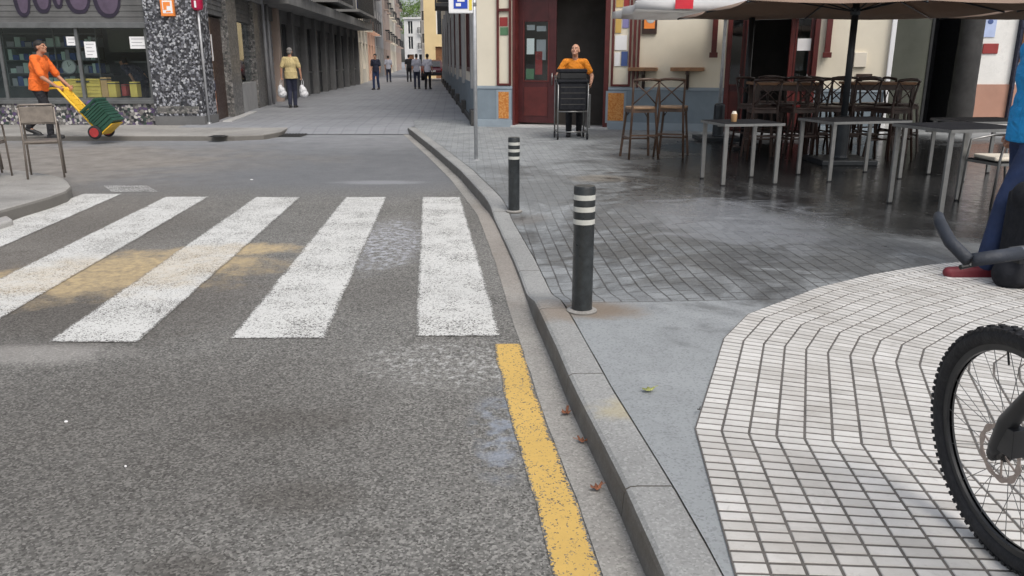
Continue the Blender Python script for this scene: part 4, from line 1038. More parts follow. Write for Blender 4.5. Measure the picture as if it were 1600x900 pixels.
tree(at(646, 95, 172).x, 172, 15.0, 4.5, 'green leafy tree above the roofs at the end of the street', 5)

# ================================================================ STREET FURNITURE
# bollards
def bollard(loc, hgt, r0, label):
    r = empty('bollard', loc); tag(r, label, 'bollard', 'striped bollards along the kerb')
    m = MB(); hh = hgt
    m.lathe([(r0, .02), (r0, hh-.22), (r0*1.03, hh-.215), (r0*1.03, hh-.012), (r0*.96, hh), (r0*.35, hh+.004)], 36); smooth_angle(m.build('post', 'bollard_paint', r))
    for z in (hh-.06, hh-.125, hh-.195):
        m = MB(); m.lathe([(r0*1.030, z-.014), (r0*1.038, z-.0135), (r0*1.038, z+.0135), (r0*1.030, z+.014)], 36, cap=False); smooth_angle(m.build('white_band', 'bollard_band', r))
    m = MB(); m.lathe([(r0*1.02, .0), (r0*1.5, .0), (r0*1.48, .014), (r0*1.12, .022), (r0*1.02, .022)], 36, cap=False); smooth_angle(m.build('base_ring', 'dirty_concrete', r))
    return r
b1 = gp(909, 486, .12); bollard((b1.x, b1.y, .115), .725, .0585, 'near dark bollard with three white bands and a pale base ring')
b2 = gp(803, 331, .06); bollard((b2.x, b2.y, swz(b2.y, b2.x-kx(b2.y))-.003), .73, .055, 'further dark bollard with three white bands before the zebra end')
# bus/sign pole
b3 = gp(744, 250, .12); r = empty('street_sign', (b3.x, b3.y, .12)); tag(r, 'thin grey pole carrying a framed blue and yellow sign', 'street sign')
m = MB(); m.tube([(0, 0, 0), (0, 0, 3.2)], .027, 14); m.build('pole', 'galvanised', r, True)
m = MB(); m.lathe([(.045, 0), (.045, .012)], 16); m.build('base_plate', 'galvanised', r)
zl = at(720, 21, b3.y).z-.12; w = .34
m = MB(); m.box(-w-.01, -.02, -.05, .05, zl, zl+.75); m.build('sign_case', 'paper', r, bevel=.008)
m = MB(); m.box(-w+.06, -.09, -.056, -.051, zl+.06, zl+.68); m.build('sign_face', 'sign_blue', r)
m = MB(); m.box(-.07, -.03, -.056, -.051, zl+.04, zl+.7); m.build('sign_stripe', 'sign_yellow', r)
m = MB(); m.box(-w+.09, -w+.16, -.060, -.0565, zl+.09, zl+.13); m.box(-w+.11, -.13, -.060, -.0565, zl+.15, zl+.18); m.tube([(-w+.1, -.058, zl+.25), (-w+.13, -.058, zl+.32), (-.12, -.058, zl+.32), (-.11, -.058, zl+.25)], .006, 6); m.build('sign_symbol', 'paper', r)
m = MB(); m.box(-.03, .03, -.035, .035, zl+.1, zl+.14); m.box(-.03, .03, -.035, .035, zl+.5, zl+.54); m.build('clamp', 'steel', r)

# --- stools
def make_stool(wood='stool_wood', seatm='stool_seat'):
    r = empty('bar_stool'); s = .19; sh = .72
    for sx_ in (-1, 1):
        m = MB(); m.bar((sx_*s*1.15, -s*1.2, 0), (sx_*s*.85, -s*.85, sh-.02), .032, .03); m.build('leg', wood, r, bevel=.004)
        m = MB(); m.tube([(sx_*s*1.15, s*1.3, 0), (sx_*s*.9, s*.9, sh), (sx_*s*.95, s*1.05, sh+.2), (sx_*s*1.0, s*1.3, sh+.40)], [.016, .018, .016, .015], 8); m.build('leg', wood, r, True)
    m = MB(); pts = [(s*1.08*math.copysign(abs(math.cos(a))**.55, math.cos(a)), s*1.08*math.copysign(abs(math.sin(a))**.55, math.sin(a))) for a in [2*PI*k/28 for k in range(28)]]
    m.prism(pts, sh-.012, sh+.02); m.build('seat', seatm, r, bevel=.008)
    m = MB(); m.box(-s, s, -s*.95, -s*.85, sh-.06, sh-.013); m.box(-s, s, s*.85, s*.95, sh-.06, sh-.013); m.box(-s, -s*.9, -s*.85, s*.85, sh-.06, sh-.013); m.box(s*.9, s, -s*.85, s*.85, sh-.06, sh-.013); m.build('seat_frame', wood, r)
    m = MB(); q = s*1.03
    m.bar((-q, -q*1.08, .26), (q, -q*1.08, .26), .02, .024); m.bar((-q, q*1.12, .34), (q, q*1.12, .34), .02, .024)
    for k in (-1, 1): m.bar((k*q, -q*1.08, .30), (k*q, q*1.12, .30), .02, .024)
    m.build('foot_rail', wood, r)
    m = MB(); m.tube([(-s*1.0, s*1.3, sh+.39), (-s*.5, s*1.45, sh+.405), (0, s*1.5, sh+.41), (s*.5, s*1.45, sh+.405), (s*1.0, s*1.3, sh+.39)], .02, 8); m.build('top_rail', wood, r, True)
    m = MB(); m.tube([(-s*.95, s*1.28, sh+.37), (0, s*1.25, sh+.22), (s*.9, s*1.0, sh+.06)], .009, 8); m.tube([(s*.95, s*1.28, sh+.37), (0, s*1.23, sh+.225), (-s*.9, s*1.0, sh+.06)], .009, 8); m.build('cross_back', wood, r, True)
    for k in (-1, 1):
        m = MB(); m.tube([(k*s*.97, -s*1.02, .55), (k*s*.6, -s*.98, sh-.07)], .008, 6); m.build('brace', wood, r)
    return r
st = make_stool(); st2 = make_stool('dark_wood', 'dark_wood')
GRP = 'cross-back bar stools on the terrace'
def put(src, first, x, y, z, rz, label, cat, group):
    o = src if first else copy_tree(src); o.location = (x, y, z); o.rotation_euler = (0, 0, rz); tag(o, label, cat, group); return o
p = gp(1000, 248, .12); put(st, True, p.x, 12.0, .12, R(188), 'pale seated cross-back stool, left of the pair by the wall shelves', 'bar stool', GRP)
p = gp(1050, 245, .12); put(st, False, p.x, 12.2, .12, R(160), 'pale seated cross-back stool, right of the pair by the wall shelves', 'bar stool', GRP)
spots = [(1190, 11.9, 175, 'dark stool left of the row in front of the second door'), (1222, 12.9, 20, 'dark stool behind the first steel table'), (1247, 11.9, 190, 'dark stool above the small red pot'), (1272, 13.0, 5, 'dark stool before the right door leaf'),
         (1292, 12.2, 170, 'dark stool just left of the parasol pole'), (1338, 12.3, 185, 'dark stool just right of the parasol pole'), (1366, 13.1, 10, 'dark stool behind the long steel table'), (1392, 11.8, 200, 'dark stool at the right end of the row beside the olive wall'), (1205, 13.6, 0, 'dark stool furthest back before the black doorway'), (1178, 12.8, 30, 'dark stool beside the slim black post'), (1262, 12.4, 200, 'dark stool squeezed between the two stools before the right door leaf'), (1318, 13.0, -10, 'dark stool hidden behind the parasol pole'), (1238, 13.4, 170, 'dark stool behind the high table left of the pole'), (1405, 12.9, 95, 'dark stool turned sideways at the olive wall')]
for i, (px, Y, a, lab) in enumerate(spots):
    put(st2, i == 0, at(px, 190, Y).x, Y, .12, R(a), lab, 'bar stool', GRP)
# high tables between stools
def high_table(x, y, w, d, rz, label):
    r = empty('high_table', (x, y, .12), rz); tag(r, label, 'table', 'high wooden terrace tables')
    m = MB(); m.box(-w/2, w/2, -d/2, d/2, 1.03, 1.07); m.build('tabletop', 'brown_wood', r, bevel=.006)
    for a in (-1, 1):
        for b in (-1, 1): m = MB(); m.box(a*(w/2-.06)-.025, a*(w/2-.06)+.025, b*(d/2-.06)-.025, b*(d/2-.06)+.025, 0, 1.029); m.build('leg', 'dark_wood', r)
    m = MB(); m.box(-w/2+.06, w/2-.06, -d/2+.04, -d/2+.06, .95, 1.028); m.box(-w/2+.06, w/2-.06, d/2-.06, d/2-.04, .95, 1.028); m.build('apron', 'dark_wood', r)
high_table(at(1222, 125, 12.7).x, 12.6, 1.0, .6, R(-4), 'high brown wooden table in front of the second door')
high_table(at(1368, 125, 12.9).x, 12.8, 1.0, .6, R(-4), 'high brown wooden table right of the parasol pole')
# --- steel tables
def steel_table(name_label, x, y, rz, w, d, h=.69):
    r = empty('steel_table', (x, y, .12), rz); tag(r, name_label, 'table', 'dark topped steel terrace tables')
    m = MB(); m.box(-w/2, w/2, -d/2, d/2, h-.012, h+.012); m.build('tabletop', 'table_top', r, bevel=.006)
    m = MB(); m.box(-w/2-.004, w/2+.004, -d/2-.004, -d/2+.0, h-.02, h+.008); m.box(-w/2-.004, w/2+.004, d/2, d/2+.004, h-.02, h+.008); m.box(-w/2-.004, -w/2, -d/2, d/2, h-.02, h+.008); m.box(w/2, w/2+.004, -d/2, d/2, h-.02, h+.008); m.build('edge_band', 'steel', r)
    for a in (-1, 1):
        for b in (-1, 1):
            m = MB(); X0, Y0 = a*(w/2-.04), b*(d/2-.04); m.box(X0-.024, X0+.024, Y0-.014, Y0+.014, .012, h-.0125); o = m.build('leg', 'steel', r, bevel=.004)
            m = MB(); m.box(X0-.02, X0+.02, Y0-.012, Y0+.012, 0, .0115); m.build('foot', 'rubber', o)
    m = MB(); m.box(-w/2+.07, w/2-.07, -.02, .02, h-.045, h-.0125); m.build('cross_bar', 'steel', r); return r
steel_table('dark square steel table with a beige cup on it, left of the others', 2.68, 9.55, R(10), .72, .68)
steel_table('long dark steel table in the middle in front of the parasol pole', 4.15, 9.95, R(14), 1.05, .72)
steel_table('nearest dark steel table, next to the man in the blue shirt', 4.25, 7.75, R(12), .86, .8, .78)
steel_table('dark steel table further back, behind the nearest one', 5.7, 9.9, R(8), .9, .72)
# cup, red pot, salt
def small(name, lab, cat, x, y, z, prof, mt, extra=None):
    r = empty(name, (x, y, z)); tag(r, lab, cat); m = MB(); m.lathe(prof, 20); smooth_angle(m.build('body', mt, r))
    if extra: m = MB(); m.lathe(extra[0], 20); smooth_angle(m.build(extra[2], extra[1], r))
TZ = .12+.702+.001
small('napkin_cup', 'beige napkin holder cup standing on the left steel table', 'cup', at(1145, 185, 9.5).x, 9.45, TZ, [(.028, 0), (.032, .005), (.036, .09)], 'carton', ([(.03, .0901), (.02, .12)], 'stucco_cream', 'napkins'))
small('ashtray', 'small red ashtray on a stool behind the tables', 'ashtray', at(1246, 197, 11.7).x, 11.82, .12+.741, [(.05, 0), (.055, .03), (.045, .03), (.04, .01)], 'print_red')
# --- terrace / street chairs
def make_chair(fm='chair_metal', sm='chair_slat', s=.22, bh=.27):
    r = empty('cafe_chair')
    for k in (-1, 1):
        m = MB(); m.tube([(k*s*1.02, -s*1.1, 0), (k*s, -s, .44), (k*s, -s*.9, .62), (k*s, s*.2, .66), (k*s, s*.95, .66)], .012, 8); m.build('leg', fm, r, True)
        m = MB(); m.tube([(k*s*1.05, s*1.35, 0), (k*s, s*1.0, .44), (k*s, s*1.15, .84)], .012, 8); m.build('leg', fm, r, True)
    m = MB()
    for i in range(9): y0 = -s+i*.05; m.box(-s+.012, s-.012, y0, y0+.044, .43, .442)
    m.build('seat', sm, r); m = MB(); m.box(-s, s, -s-.01, -s+.015, .405, .43); m.box(-s, s, s-.015, s+.01, .405, .43); m.box(-s-.006, -s+.012, -s+.015, s-.015, .405, .43); m.box(s-.012, s+.006, -s+.015, s-.015, .405, .43); m.build('seat_frame', fm, r)
    m = MB(); T = M.Translation((0, s*1.08, .58)) @ M.Rotation(R(-7), 4, 'X')
    m.box(-s+.012, s-.012, -.008, .008, .27-bh, .27, T); m.build('backrest', sm, r, bevel=.004)
    m = MB(); m.tube([(-s, s*1.15, .84), (-s*.9, s*1.18, .87), (s*.9, s*1.18, .87), (s, s*1.15, .84)], .013, 8); m.build('top_rail', fm, r, True); m = MB(); m.tube([(-s, s*1.1, .84-bh), (s, s*1.1, .84-bh)], .009, 8); m.build('lower_rail', fm, r, True)
    return r
ch = make_chair(s=.185, bh=.19); G2 = 'taupe metal cafe chairs on the left pavement'
c1 = gp(50, 275, .13)
put(ch, True, -5.74, 9.95, .131, R(206), 'taupe metal chair nearest the pavement corner on the left', 'chair', G2)
put(ch, False, -6.35, 9.75, .131, R(190), 'taupe metal chair half cut by the left picture edge', 'chair', G2)
put(ch, False, -6.75, 10.3, .131, R(120), 'taupe metal chair behind the corner chair on the left pavement', 'chair', G2)
ch2 = make_chair('steel', 'table_top'); G3 = 'steel framed terrace chairs at the right'
put(ch2, True, 4.85, 8.0, .12, R(-80), 'steel framed chair with pale cushion between near table and the blue shirted man', 'chair', None)
r = empty('cushion', (4.85, 8.0, .12+.443)); tag(r, 'pale flat seat cushion on the steel chair by the near table', 'cushion'); m = MB(); m.box(-.19, .19, -.19, .19, 0, .04); m.build('pad', 'stucco_cream', r, bevel=.015)
# low black bags/base plates behind tables: parasol weights
# --- parasols
def parasol(x, y, half, halfy, zedge, ztop, label, polem, can, polr=.035, rz=0, mark=False, name='parasol', vz=.0):
    r = empty(name, (x, y, .12), rz); tag(r, label, 'parasol'); ze = zedge-.12; zt = ztop-.12
    m = MB(); m.tube([(0, 0, .1), (0, 0, zt+.05)], polr, 16); m.build('pole', polem, r, True)
    m = MB(); m.box(-.38, .38, -.38, .38, 0, .07); m.lathe([(.11, .07), (.10, .1), (.095, .62), (.06, .65)], 20); m.build('base', 'umbrella_pole', r, bevel=.01)
    N = 8; m = MB(); vs = [(0, 0, zt)]; rings = []
    def edge(i, t):
        a = i/ N*2*PI
        c = [(1, 0), (1, 1), (0, 1), (-1, 1), (-1, 0), (-1, -1), (0, -1), (1, -1)][i % 8]
        return V((c[0]*half, c[1]*halfy, ze))
    seg = 6; sub = 4; grid = []
    for i in range(8):
        A, B = edge(i, 0), edge(i+1, 0)
        for j in range(sub):
            P = A.lerp(B, j/sub); sag = math.sin(PI*j/sub)*.0; col = []
            for k in range(1, seg+1):
                t = k/seg; q = V((0, 0, zt)).lerp(P, t); q.z -= .05*math.sin(PI*t)+.03*math.sin(PI*j/sub)*t; 
                s2 = math.sin(PI*j/sub)*.035*t; q.x *= 1-s2; q.y *= 1-s2; col.append(q)
            grid.append(col)
    for col in grid: vs += col
    n = len(grid); fs = []
    for i in range(n):
        a = 1+i*seg; b = 1+((i+1) % n)*seg; fs.append([0, a, b])
        for k in range(seg-1): fs.append([a+k, a+k+1, b+k+1, b+k])
    # valance
    o = len(vs); 
    for i in range(n): v = V(grid[i][-1]); vs.append((v.x*1.003, v.y*1.003, v.z-vz))
    if vz > 0:
        for i in range(n): fs.append([1+i*seg+seg-1, o+i, o+(i+1) % n, 1+((i+1) % n)*seg+seg-1])
    m.add(vs, fs); c = m.build('canopy', can, r, True); sm = c.modifiers.new('solid', 'SOLIDIFY'); sm.thickness = .004
    for i in range(8):
        e = edge(i, 0); m = MB(); m.tube([(0, 0, zt-.03), V((0, 0, zt-.03)).lerp(e, .5)-V((0, 0, .085)), e-V((0, 0, .02))], .013, 6); m.build('rib', polem, r, True)
        m = MB(); q = V((0, 0, zt-.03)).lerp(e, .45)-V((0, 0, .09)); m.tube([(0, 0, zt-.62), q], .010, 6); m.build('strut', polem, r, True)
    m = MB(); m.lathe([(.06, zt-.66), (.07, zt-.58), (.06, zt-.56)], 16); m.lathe([(.06, zt-.05), (.07, zt+.03), (.02, zt+.1)], 16); m.build('hub', polem, r)
    if mark:
        m = MB(); m.box(-half+.62, -half+.9, -halfy-.008, -halfy-.006, ze-vz+.0, ze+.03); m.build('red_mark', 'canopy_red', r)
    return r
pole1 = gp(1307, 250, .12)
parasol(pole1.x-.08, 11.4, 2.0, 1.95, 2.15, 2.75, 'large brown parasol on a thick dark pole in the middle of the terrace', 'umbrella_pole', 'canopy_brown', .045)
parasol(8.55, 11.1, 1.95, 2.0, 2.14, 2.75, 'second brown parasol at the right edge of the terrace', 'umbrella_pole', 'canopy_brown', .045)
parasol(3.72, 14.75, 1.80, 1.5, 2.40, 2.85, 'white parasol on a silver pole close to the bar wall', 'galvanised', 'canopy_white', .03, mark=True, vz=.12)
# closed slim dark post (left of second door)
p = at(1167, 120, 14.2); r = empty('terrace_post', (p.x, 13.2, .12)); r.location = (at(1168, 120, 13.2).x, 13.2, .12); tag(r, 'slim black post standing before the second bar door', 'post')
m = MB(); m.tube([(0, 0, 0), (0, 0, 2.25)], .05, 12); m.build('shaft', 'black_metal', r, True); m = MB(); m.box(-.2, .2, -.2, .2, 0, .05); m.build('foot', 'black_metal', r, bevel=.01); m = MB(); m.lathe([(.05, 2.25), (.06, 2.3), (.03, 2.4)], 14); m.build('lamp_cap', 'black_metal', r)

# ================================================================ HAND CART by the bar door
cy = 15.0; cxp = at(893, 150, cy).x
r = empty('hand_cart', (cxp, cy, .12), R(4)); tag(r, 'black fabric container on a silver wheeled frame pushed by the waiter', 'cart')
w2 = .25; zt = 1.22
m = MB(); m.prism([(-w2, -.2), (w2, -.2), (w2, .22), (-w2, .22)], .52, 1.0); m.prism([(-w2-.03, -.22), (w2+.03, -.22), (w2+.03, .24), (-w2-.03, .24)], 1.001, 1.06); m.build('container', 'bag_black', r, bevel=.02)
m = MB(); m.prism([(-w2+.01, -.18), (w2-.01, -.18), (w2-.01, .2), (-w2+.01, .2)], 1.061, 1.17); m.build('upper_box', 'black_metal', r, bevel=.015)
m = MB(); m.box(-w2+.0, w2, -.2, .2, 1.171, 1.24); m.build('lid', 'bag_black', r, bevel=.02)
m = MB()
for z in (.62, .72, .82, .92): m.box(-w2+.03, w2-.03, -.206, -.2005, z, z+.012)
m.build('seams', 'iron', r)
for a in (-1, 1):
    m = MB(); m.tube([(a*(w2+.02), -.22, .06), (a*(w2+.02), -.22, .95), (a*(w2+.02), .3, 1.12), (a*(w2+.02), .36, 1.1)], .014, 10); m.tube([(a*(w2+.02), .25, .06), (a*(w2+.02), .25, 1.1)], .014, 10); m.tube([(a*(w2+.02), -.22, .14), (a*(w2+.02), .25, .14)], .012, 8); m.build('side_frame', 'steel', r, True)
m = MB(); m.tube([(-w2-.02, -.22, .14), (w2+.02, -.22, .14)], .012, 8); m.tube([(-w2-.02, .36, 1.1), (w2+.02, .36, 1.1)], .014, 8); m.tube([(-w2-.02, -.22, .5), (w2+.02, -.22, .5)], .012, 8); m.build('cross_bar', 'steel', r, True)
m = MB(); m.box(w2+.03, w2+.09, -.1, .2, .2, .8); m.build('side_panel', 'window_metal', r, bevel=.01)
for a in (-1, 1):
    for b in (-.22, .25):
        m = MB(); m.lathe([(.02, -.015), (.055, -.013), (.058, 0), (.055, .013), (.02, .015)], 20, M.Translation((a*(w2+.02), b, .058)) @ M.Rotation(PI/2, 4, 'Y')); m.build('wheel', 'rubber', r, True)

# waiter: faces the camera, leaning slightly onto the cart
wy = 15.52; wx = at(899, 80, wy).x
person('bald man in an amber t-shirt pushing the black cart out of the bar', (wx, wy, .12), PI-R(4), 'amber_cloth', 'black_cloth', 'shoe_black', 'hair_grey', 'skin', lean=R(9), h=1.69, vox=.008, bald=True, headpitch=-R(22), headyaw=-R(14), sleeve=.5,
       pose=dict(shR=(.19, .07, 1.40), elR=(.33, .10, 1.17), wrR=(.30, .24, 1.16), shL=(-.19, .07, 1.40), elL=(-.33, .08, 1.14), wrL=(-.31, .2, 1.02), knR=(.1, .1, .5), anR=(.1, .05, .085), toR=(.11, .24, .035), knL=(-.1, .0, .49), anL=(-.1, -.16, .1), toL=(-.11, .02, .035)), grip=1.0)

# ================================================================ ORANGE MAN AND HAND TRUCK
oy = 15.35
ox = at(62, 130, oy).x
person('man in a bright orange t-shirt and black trousers pushing the yellow hand truck', (ox-.02, oy, .0+.0), R(-90), 'orange_cloth', 'black_cloth', 'shoe_black', 'hair_dark', 'skin_tan', lean=R(9), h=1.77, vox=.008, headpitch=-R(14), sleeve=.66, grip=1.1, bulk=1.22,
       pose=dict(elR=(.25, .22, 1.10), wrR=(.17, .42, .93), elL=(-.25, .24, 1.10), wrL=(-.17, .46, .93),
                 knR=(.1, .16, .52), anR=(.1, .14, .085), toR=(.11, .33, .035), knL=(-.1, -.04, .50), anL=(-.1, -.36, .2), toL=(-.11, -.22, .07)))
p = person  # keep alias
# logo on the shirt front
r = empty('hand_truck', (at(158, 200, oy).x, oy, .12), R(0)); tag(r, 'yellow two-wheeled hand truck tilted back under the green crates', 'hand truck')
hx, hz = at(88, 148, oy).x-at(158, 200, oy).x, at(88, 148, oy).z-.0; L0 = V((0, 0, .14)); Hh = V((at(97, 146, oy).x-at(158, 200, oy).x, 0, at(97, 146, oy).z))
ax = (Hh-L0).normalized(); nrm = V((ax.z, 0, -ax.x)); nrm = nrm if nrm.z > 0 else -nrm
for k in (-1, 1):
    m = MB(); m.tube([L0+V((0, k*.17, 0))-ax*.08, Hh+V((0, k*.17, 0)), Hh+V((-.10, k*.16, .0)), Hh+V((-.16, k*.15, -.01))], .02, 10); m.build('side_tube', 'truck_yellow', r, True)
m = MB()
for i in range(7): q = L0.lerp(Hh, .28+.11*i); m.tube([q+V((0, -.17, 0)), q+V((0, .17, 0))], .016, 8)
m.box(-.11, .11, 0, .9, -.01, .01, M.Translation(L0.lerp(Hh, .25)) @ M(((0, ax.x, nrm.x, 0), (1, 0, 0, 0), (0, ax.z, nrm.z, 0), (0, 0, 0, 1)))); m.build('back_slats', 'truck_yellow', r)
fwd = V((-ax.z, 0, ax.x)); fwd = fwd if fwd.x > 0 else -fwd
m = MB(); T = M(((0, fwd.x, -ax.x, (L0-ax*.08).x), (1, 0, 0, 0), (0, fwd.z, -ax.z, (L0-ax*.08).z), (0, 0, 0, 1))); m.box(-.22, .22, 0, .32, -.008, .008, T); m.build('toe_plate', 'truck_yellow', r)
for k in (-1, 1):
    m = MB(); T = M.Translation((-.02, k*.25, .125+.0)) @ M.Rotation(PI/2, 4, 'X'); m.lathe([(.075, -.03), (.115, -.035), (.125, 0), (.115, .035), (.075, .03)], 28, T); w_ = m.build('wheel', 'rubber', r, True)
    m = MB(); m.lathe([(.01, -.036), (.085, -.038), (.085, .038), (.01, .036)], 24, T); m.build('rim', 'wheel_red', w_)
m = MB(); m.tube([(-.02, -.25, .125), (-.02, .25, .125)], .014, 8); m.build('axle', 'steel', r)
r.location.z = .10-.0
r.location.x += .02
# crates riding on the truck
def crate(base, axd, f, w, d, h, mt, label, nm='crate'):
    T = M(((0, f.x, axd.x, base.x), (1, f.y, axd.y, base.y), (0, f.z, axd.z, base.z), (0, 0, 0, 1)))
    r2 = empty(nm, (0, 0, 0)); r2.matrix_world = T; tag(r2, label, 'crate')
    m = MB(); n = 4
    for i in range(n):
        z0 = h*i/n; z1 = h*(i+1)/n-.012; e = .002*(i % 2)
        m.box(-w/2+e, w/2-e, e, .02+e, z0, z1); m.box(-w/2+e, w/2-e, d-.02-e, d-e, z0, z1); m.box(-w/2+e, -w/2+.02+e, .02+e, d-.02-e, z0, z1); m.box(w/2-.02-e, w/2-e, .02+e, d-.02-e, z0, z1)
    for a in (-w/2+.02, w/2-.05):
        for b in (.02, d-.05): m.box(a, a+.03, b, b+.03, .012, h-.012)
    m.box(-w/2+.01, w/2-.01, .01, d-.01, .0, .01); m.build('body', mt, r2)
    m = MB(); m.box(-w/2-.012, w/2+.012, -.010, .0, h-.03, h+.006); m.box(-w/2-.012, w/2+.012, d, d+.010, h-.03, h+.006); m.box(-w/2-.012, -w/2, 0, d, h-.03, h+.006); m.box(w/2, w/2+.012, 0, d, h-.03, h+.006); m.build('rim', mt, r2)
    return r2
wl = V(r.location)
b0 = wl+L0-ax*.06+fwd*.03
crate(b0, ax, fwd, .42, .36, .28, 'crate_green', 'dark green plastic crate on the toe plate of the hand truck')
crate(b0+ax*.30, ax, fwd, .42, .36, .20, 'crate_green', 'dark green plastic crate stacked upper on the hand truck')
q = b0+ax*.30; r3 = empty('produce_bag', q+fwd*.18+ax*.2); tag(r3, 'small violet bag lying in the upper green crate', 'bag'); m = MB(); m.ell((0, 0, 0), (.11, .14, .09)); m.ell((.05, .05, .03), (.09, .09, .08)); rm_build(m, 'sack', 'crate_violet', r3, .012)
# person's t-shirt print (a child of that person)
om = [o for o in bpy.data.objects if o.name.startswith('person') and 'bright orange' in o.get('label', '')][0]
om.location.z = .1
m = MB(); m.ell((.03, .155, 1.26), (.05, .02, .10)); m.build('shirt_print', 'stucco_white', om, True)

# man inside the shop
p_ = at(208, 110, SY+.9)
person('dark clothed figure bending down behind the shop window glass', (p_.x, SY+1.3, .12), R(70), 'navy_cloth', 'navy_cloth', 'shoe_black', 'hair_dark', 'skin_tan', lean=R(48), h=1.7, vox=.015, sleeve=.62)

# yellow shirt man walking away with two white bags
yx, yy = at(457, 150, 25.4).x, 25.4
person('grey haired man in a pale yellow shirt walking away with white bags', (yx, yy, .10), R(6), 'yellow_shirt', 'navy_cloth', 'shoe_black', 'hair_grey', 'skin', h=1.78, vox=.012, sleeve=.6, bulk=1.12, pose=dict(elR=(.27, -.02, 1.15), wrR=(.29, .02, .92), elL=(-.27, -.02, 1.15), wrL=(-.29, .02, .92), hipR=(.08, 0, .92), knR=(.07, .1, .5), anR=(.06, .05, .085), toR=(.07, .22, .035), knL=(-.07, .02, .5), anL=(-.06, -.15, .12), toL=(-.07, .0, .04)), grip=1.2)
for k, lab in ((-1, 'white plastic bag in the left hand of the yellow shirted man'), (1, 'white plastic bag in the right hand of the yellow shirted man')):
    r = empty('shopping_bag', (yx+k*.33, yy+.03, .10+.42)); tag(r, lab, 'bag', 'white shopping bags of the walking man')
    m = MB(); m.ell((0, 0, .08), (.12, .11, .15)); m.ell((.02, .01, -.0), (.14, .12, .12)); m.ell((-.03, 0, .18), (.07, .07, .10)); rm_build(m, 'sack', 'bag_white', r, .014, 2)
    m = MB(); m.tube([(-.03, 0, .24), (-.03, 0, .36), (0, 0, .45), (.03, 0, .36), (.02, 0, .24)], .008, 6); m.build('handles', 'bag_white', r)
# far people
def far(px, foot, Y, label, shirt, tr, rz, hair='hair_dark', h=1.72, stride=.12):
    person(label, (at(px, 110, Y).x, Y, .11), rz, shirt, tr, 'shoe_black', hair, 'skin', h=h, vox=.018, pose=dict(knR=(.09, .1, .5), anR=(.09, stride, .085), toR=(.1, stride+.18, .035), anL=(-.09, -stride, .11), toL=(-.1, -stride+.17, .035)))
far(587, 141, 41.5, 'person in a dark jacket and blue jeans walking along the left far side', 'navy_cloth', 'denim', R(170))
far(607, 127, 56, 'smaller far person in a grey blue top behind the dark jacketed one', 'grey_shirt', 'navy_cloth', R(0))
far(639, 127, 57, 'far person all in black left of the two in pale shirts', 'black_cloth', 'black_cloth', R(0), h=1.78)
far(651, 139, 42.5, 'person in a pale lavender shirt, left of the far pair', 'grey_shirt', 'navy_cloth', R(0))
far(668, 140, 42, 'person in a white top and dark trousers, right of the far pair', 'white_shirt', 'black_cloth', R(-6))
# dark red car
def car(x, y, rz, label):
    r = empty('parked_car', (x, y, .11), rz); tag(r, label, 'car')
    prof = [(-2.0, .35), (-2.02, .75), (-1.85, .92), (-1.55, 1.38), (-1.3, 1.46), (.1, 1.45), (.75, 1.0), (1.75, .85), (1.98, .65), (1.98, .35)]
    def body(m, pf, hw, tw):
        n = len(pf); vs = []
        for s_ in (-1, 1):
            for (a, b) in pf: k = hw if b < .95 else hw-(hw-tw)*(b-.95)/.5; vs.append((s_*k, a, b))
        m.add(vs, [list(range(n)), [n+i for i in range(n)][::-1]]+[[i, (i+1) % n, n+(i+1) % n, n+i] for i in range(n)])
    m = MB(); body(m, prof, .82, .66); m.build('body', 'car_paint', r, bevel=.04)
    m = MB(); m.add([(-.6, -1.885, .98), (.6, -1.885, .98), (.55, -1.60, 1.36), (-.55, -1.60, 1.36)], [[0, 1, 2, 3]]); m.build('rear_window', 'dark_pane', r)
    m = MB()
    for s_ in (-1, 1): m.add([(s_*.826, -1.4, .98), (s_*.826, .55, .98), (s_*.70, .1, 1.36), (s_*.70, -1.25, 1.36)], [[0, 1, 2, 3]])
    m.build('side_windows', 'dark_pane', r)
    for s_ in (-1, 1):
        m = MB(); m.box(s_*.72-.09, s_*.72+.09, -2.035, -1.98, .7, .85); m.build('tail_light', 'tail_lamp', r, bevel=.01)
        for yy_ in (-1.25, 1.3):
            m = MB(); T = M.Translation((s_*.74, yy_, .3)) @ M.Rotation(PI/2, 4, 'Y'); m.lathe([(.18, -.1), (.3, -.1), (.31, 0), (.3, .1), (.18, .1)], 24, T); w_ = m.build('wheel', 'rubber', r, True); m = MB(); m.lathe([(.02, -.09), (.18, -.101), (.18, .101), (.02, .09)], 20, T); m.build('rim', 'steel', w_)
    m = MB(); m.box(-.78, .78, -2.09, -2.025, .38, .58); m.build('rear_bumper', 'black_metal', r, bevel=.02); m = MB(); m.box(-.26, .26, -2.06, -2.03, .62, .73); m.build('number_plate', 'plate', r)
car(at(676, 110, 62).x, 62.5, R(3), 'dark red car parked at the far end beside the yellow wall')

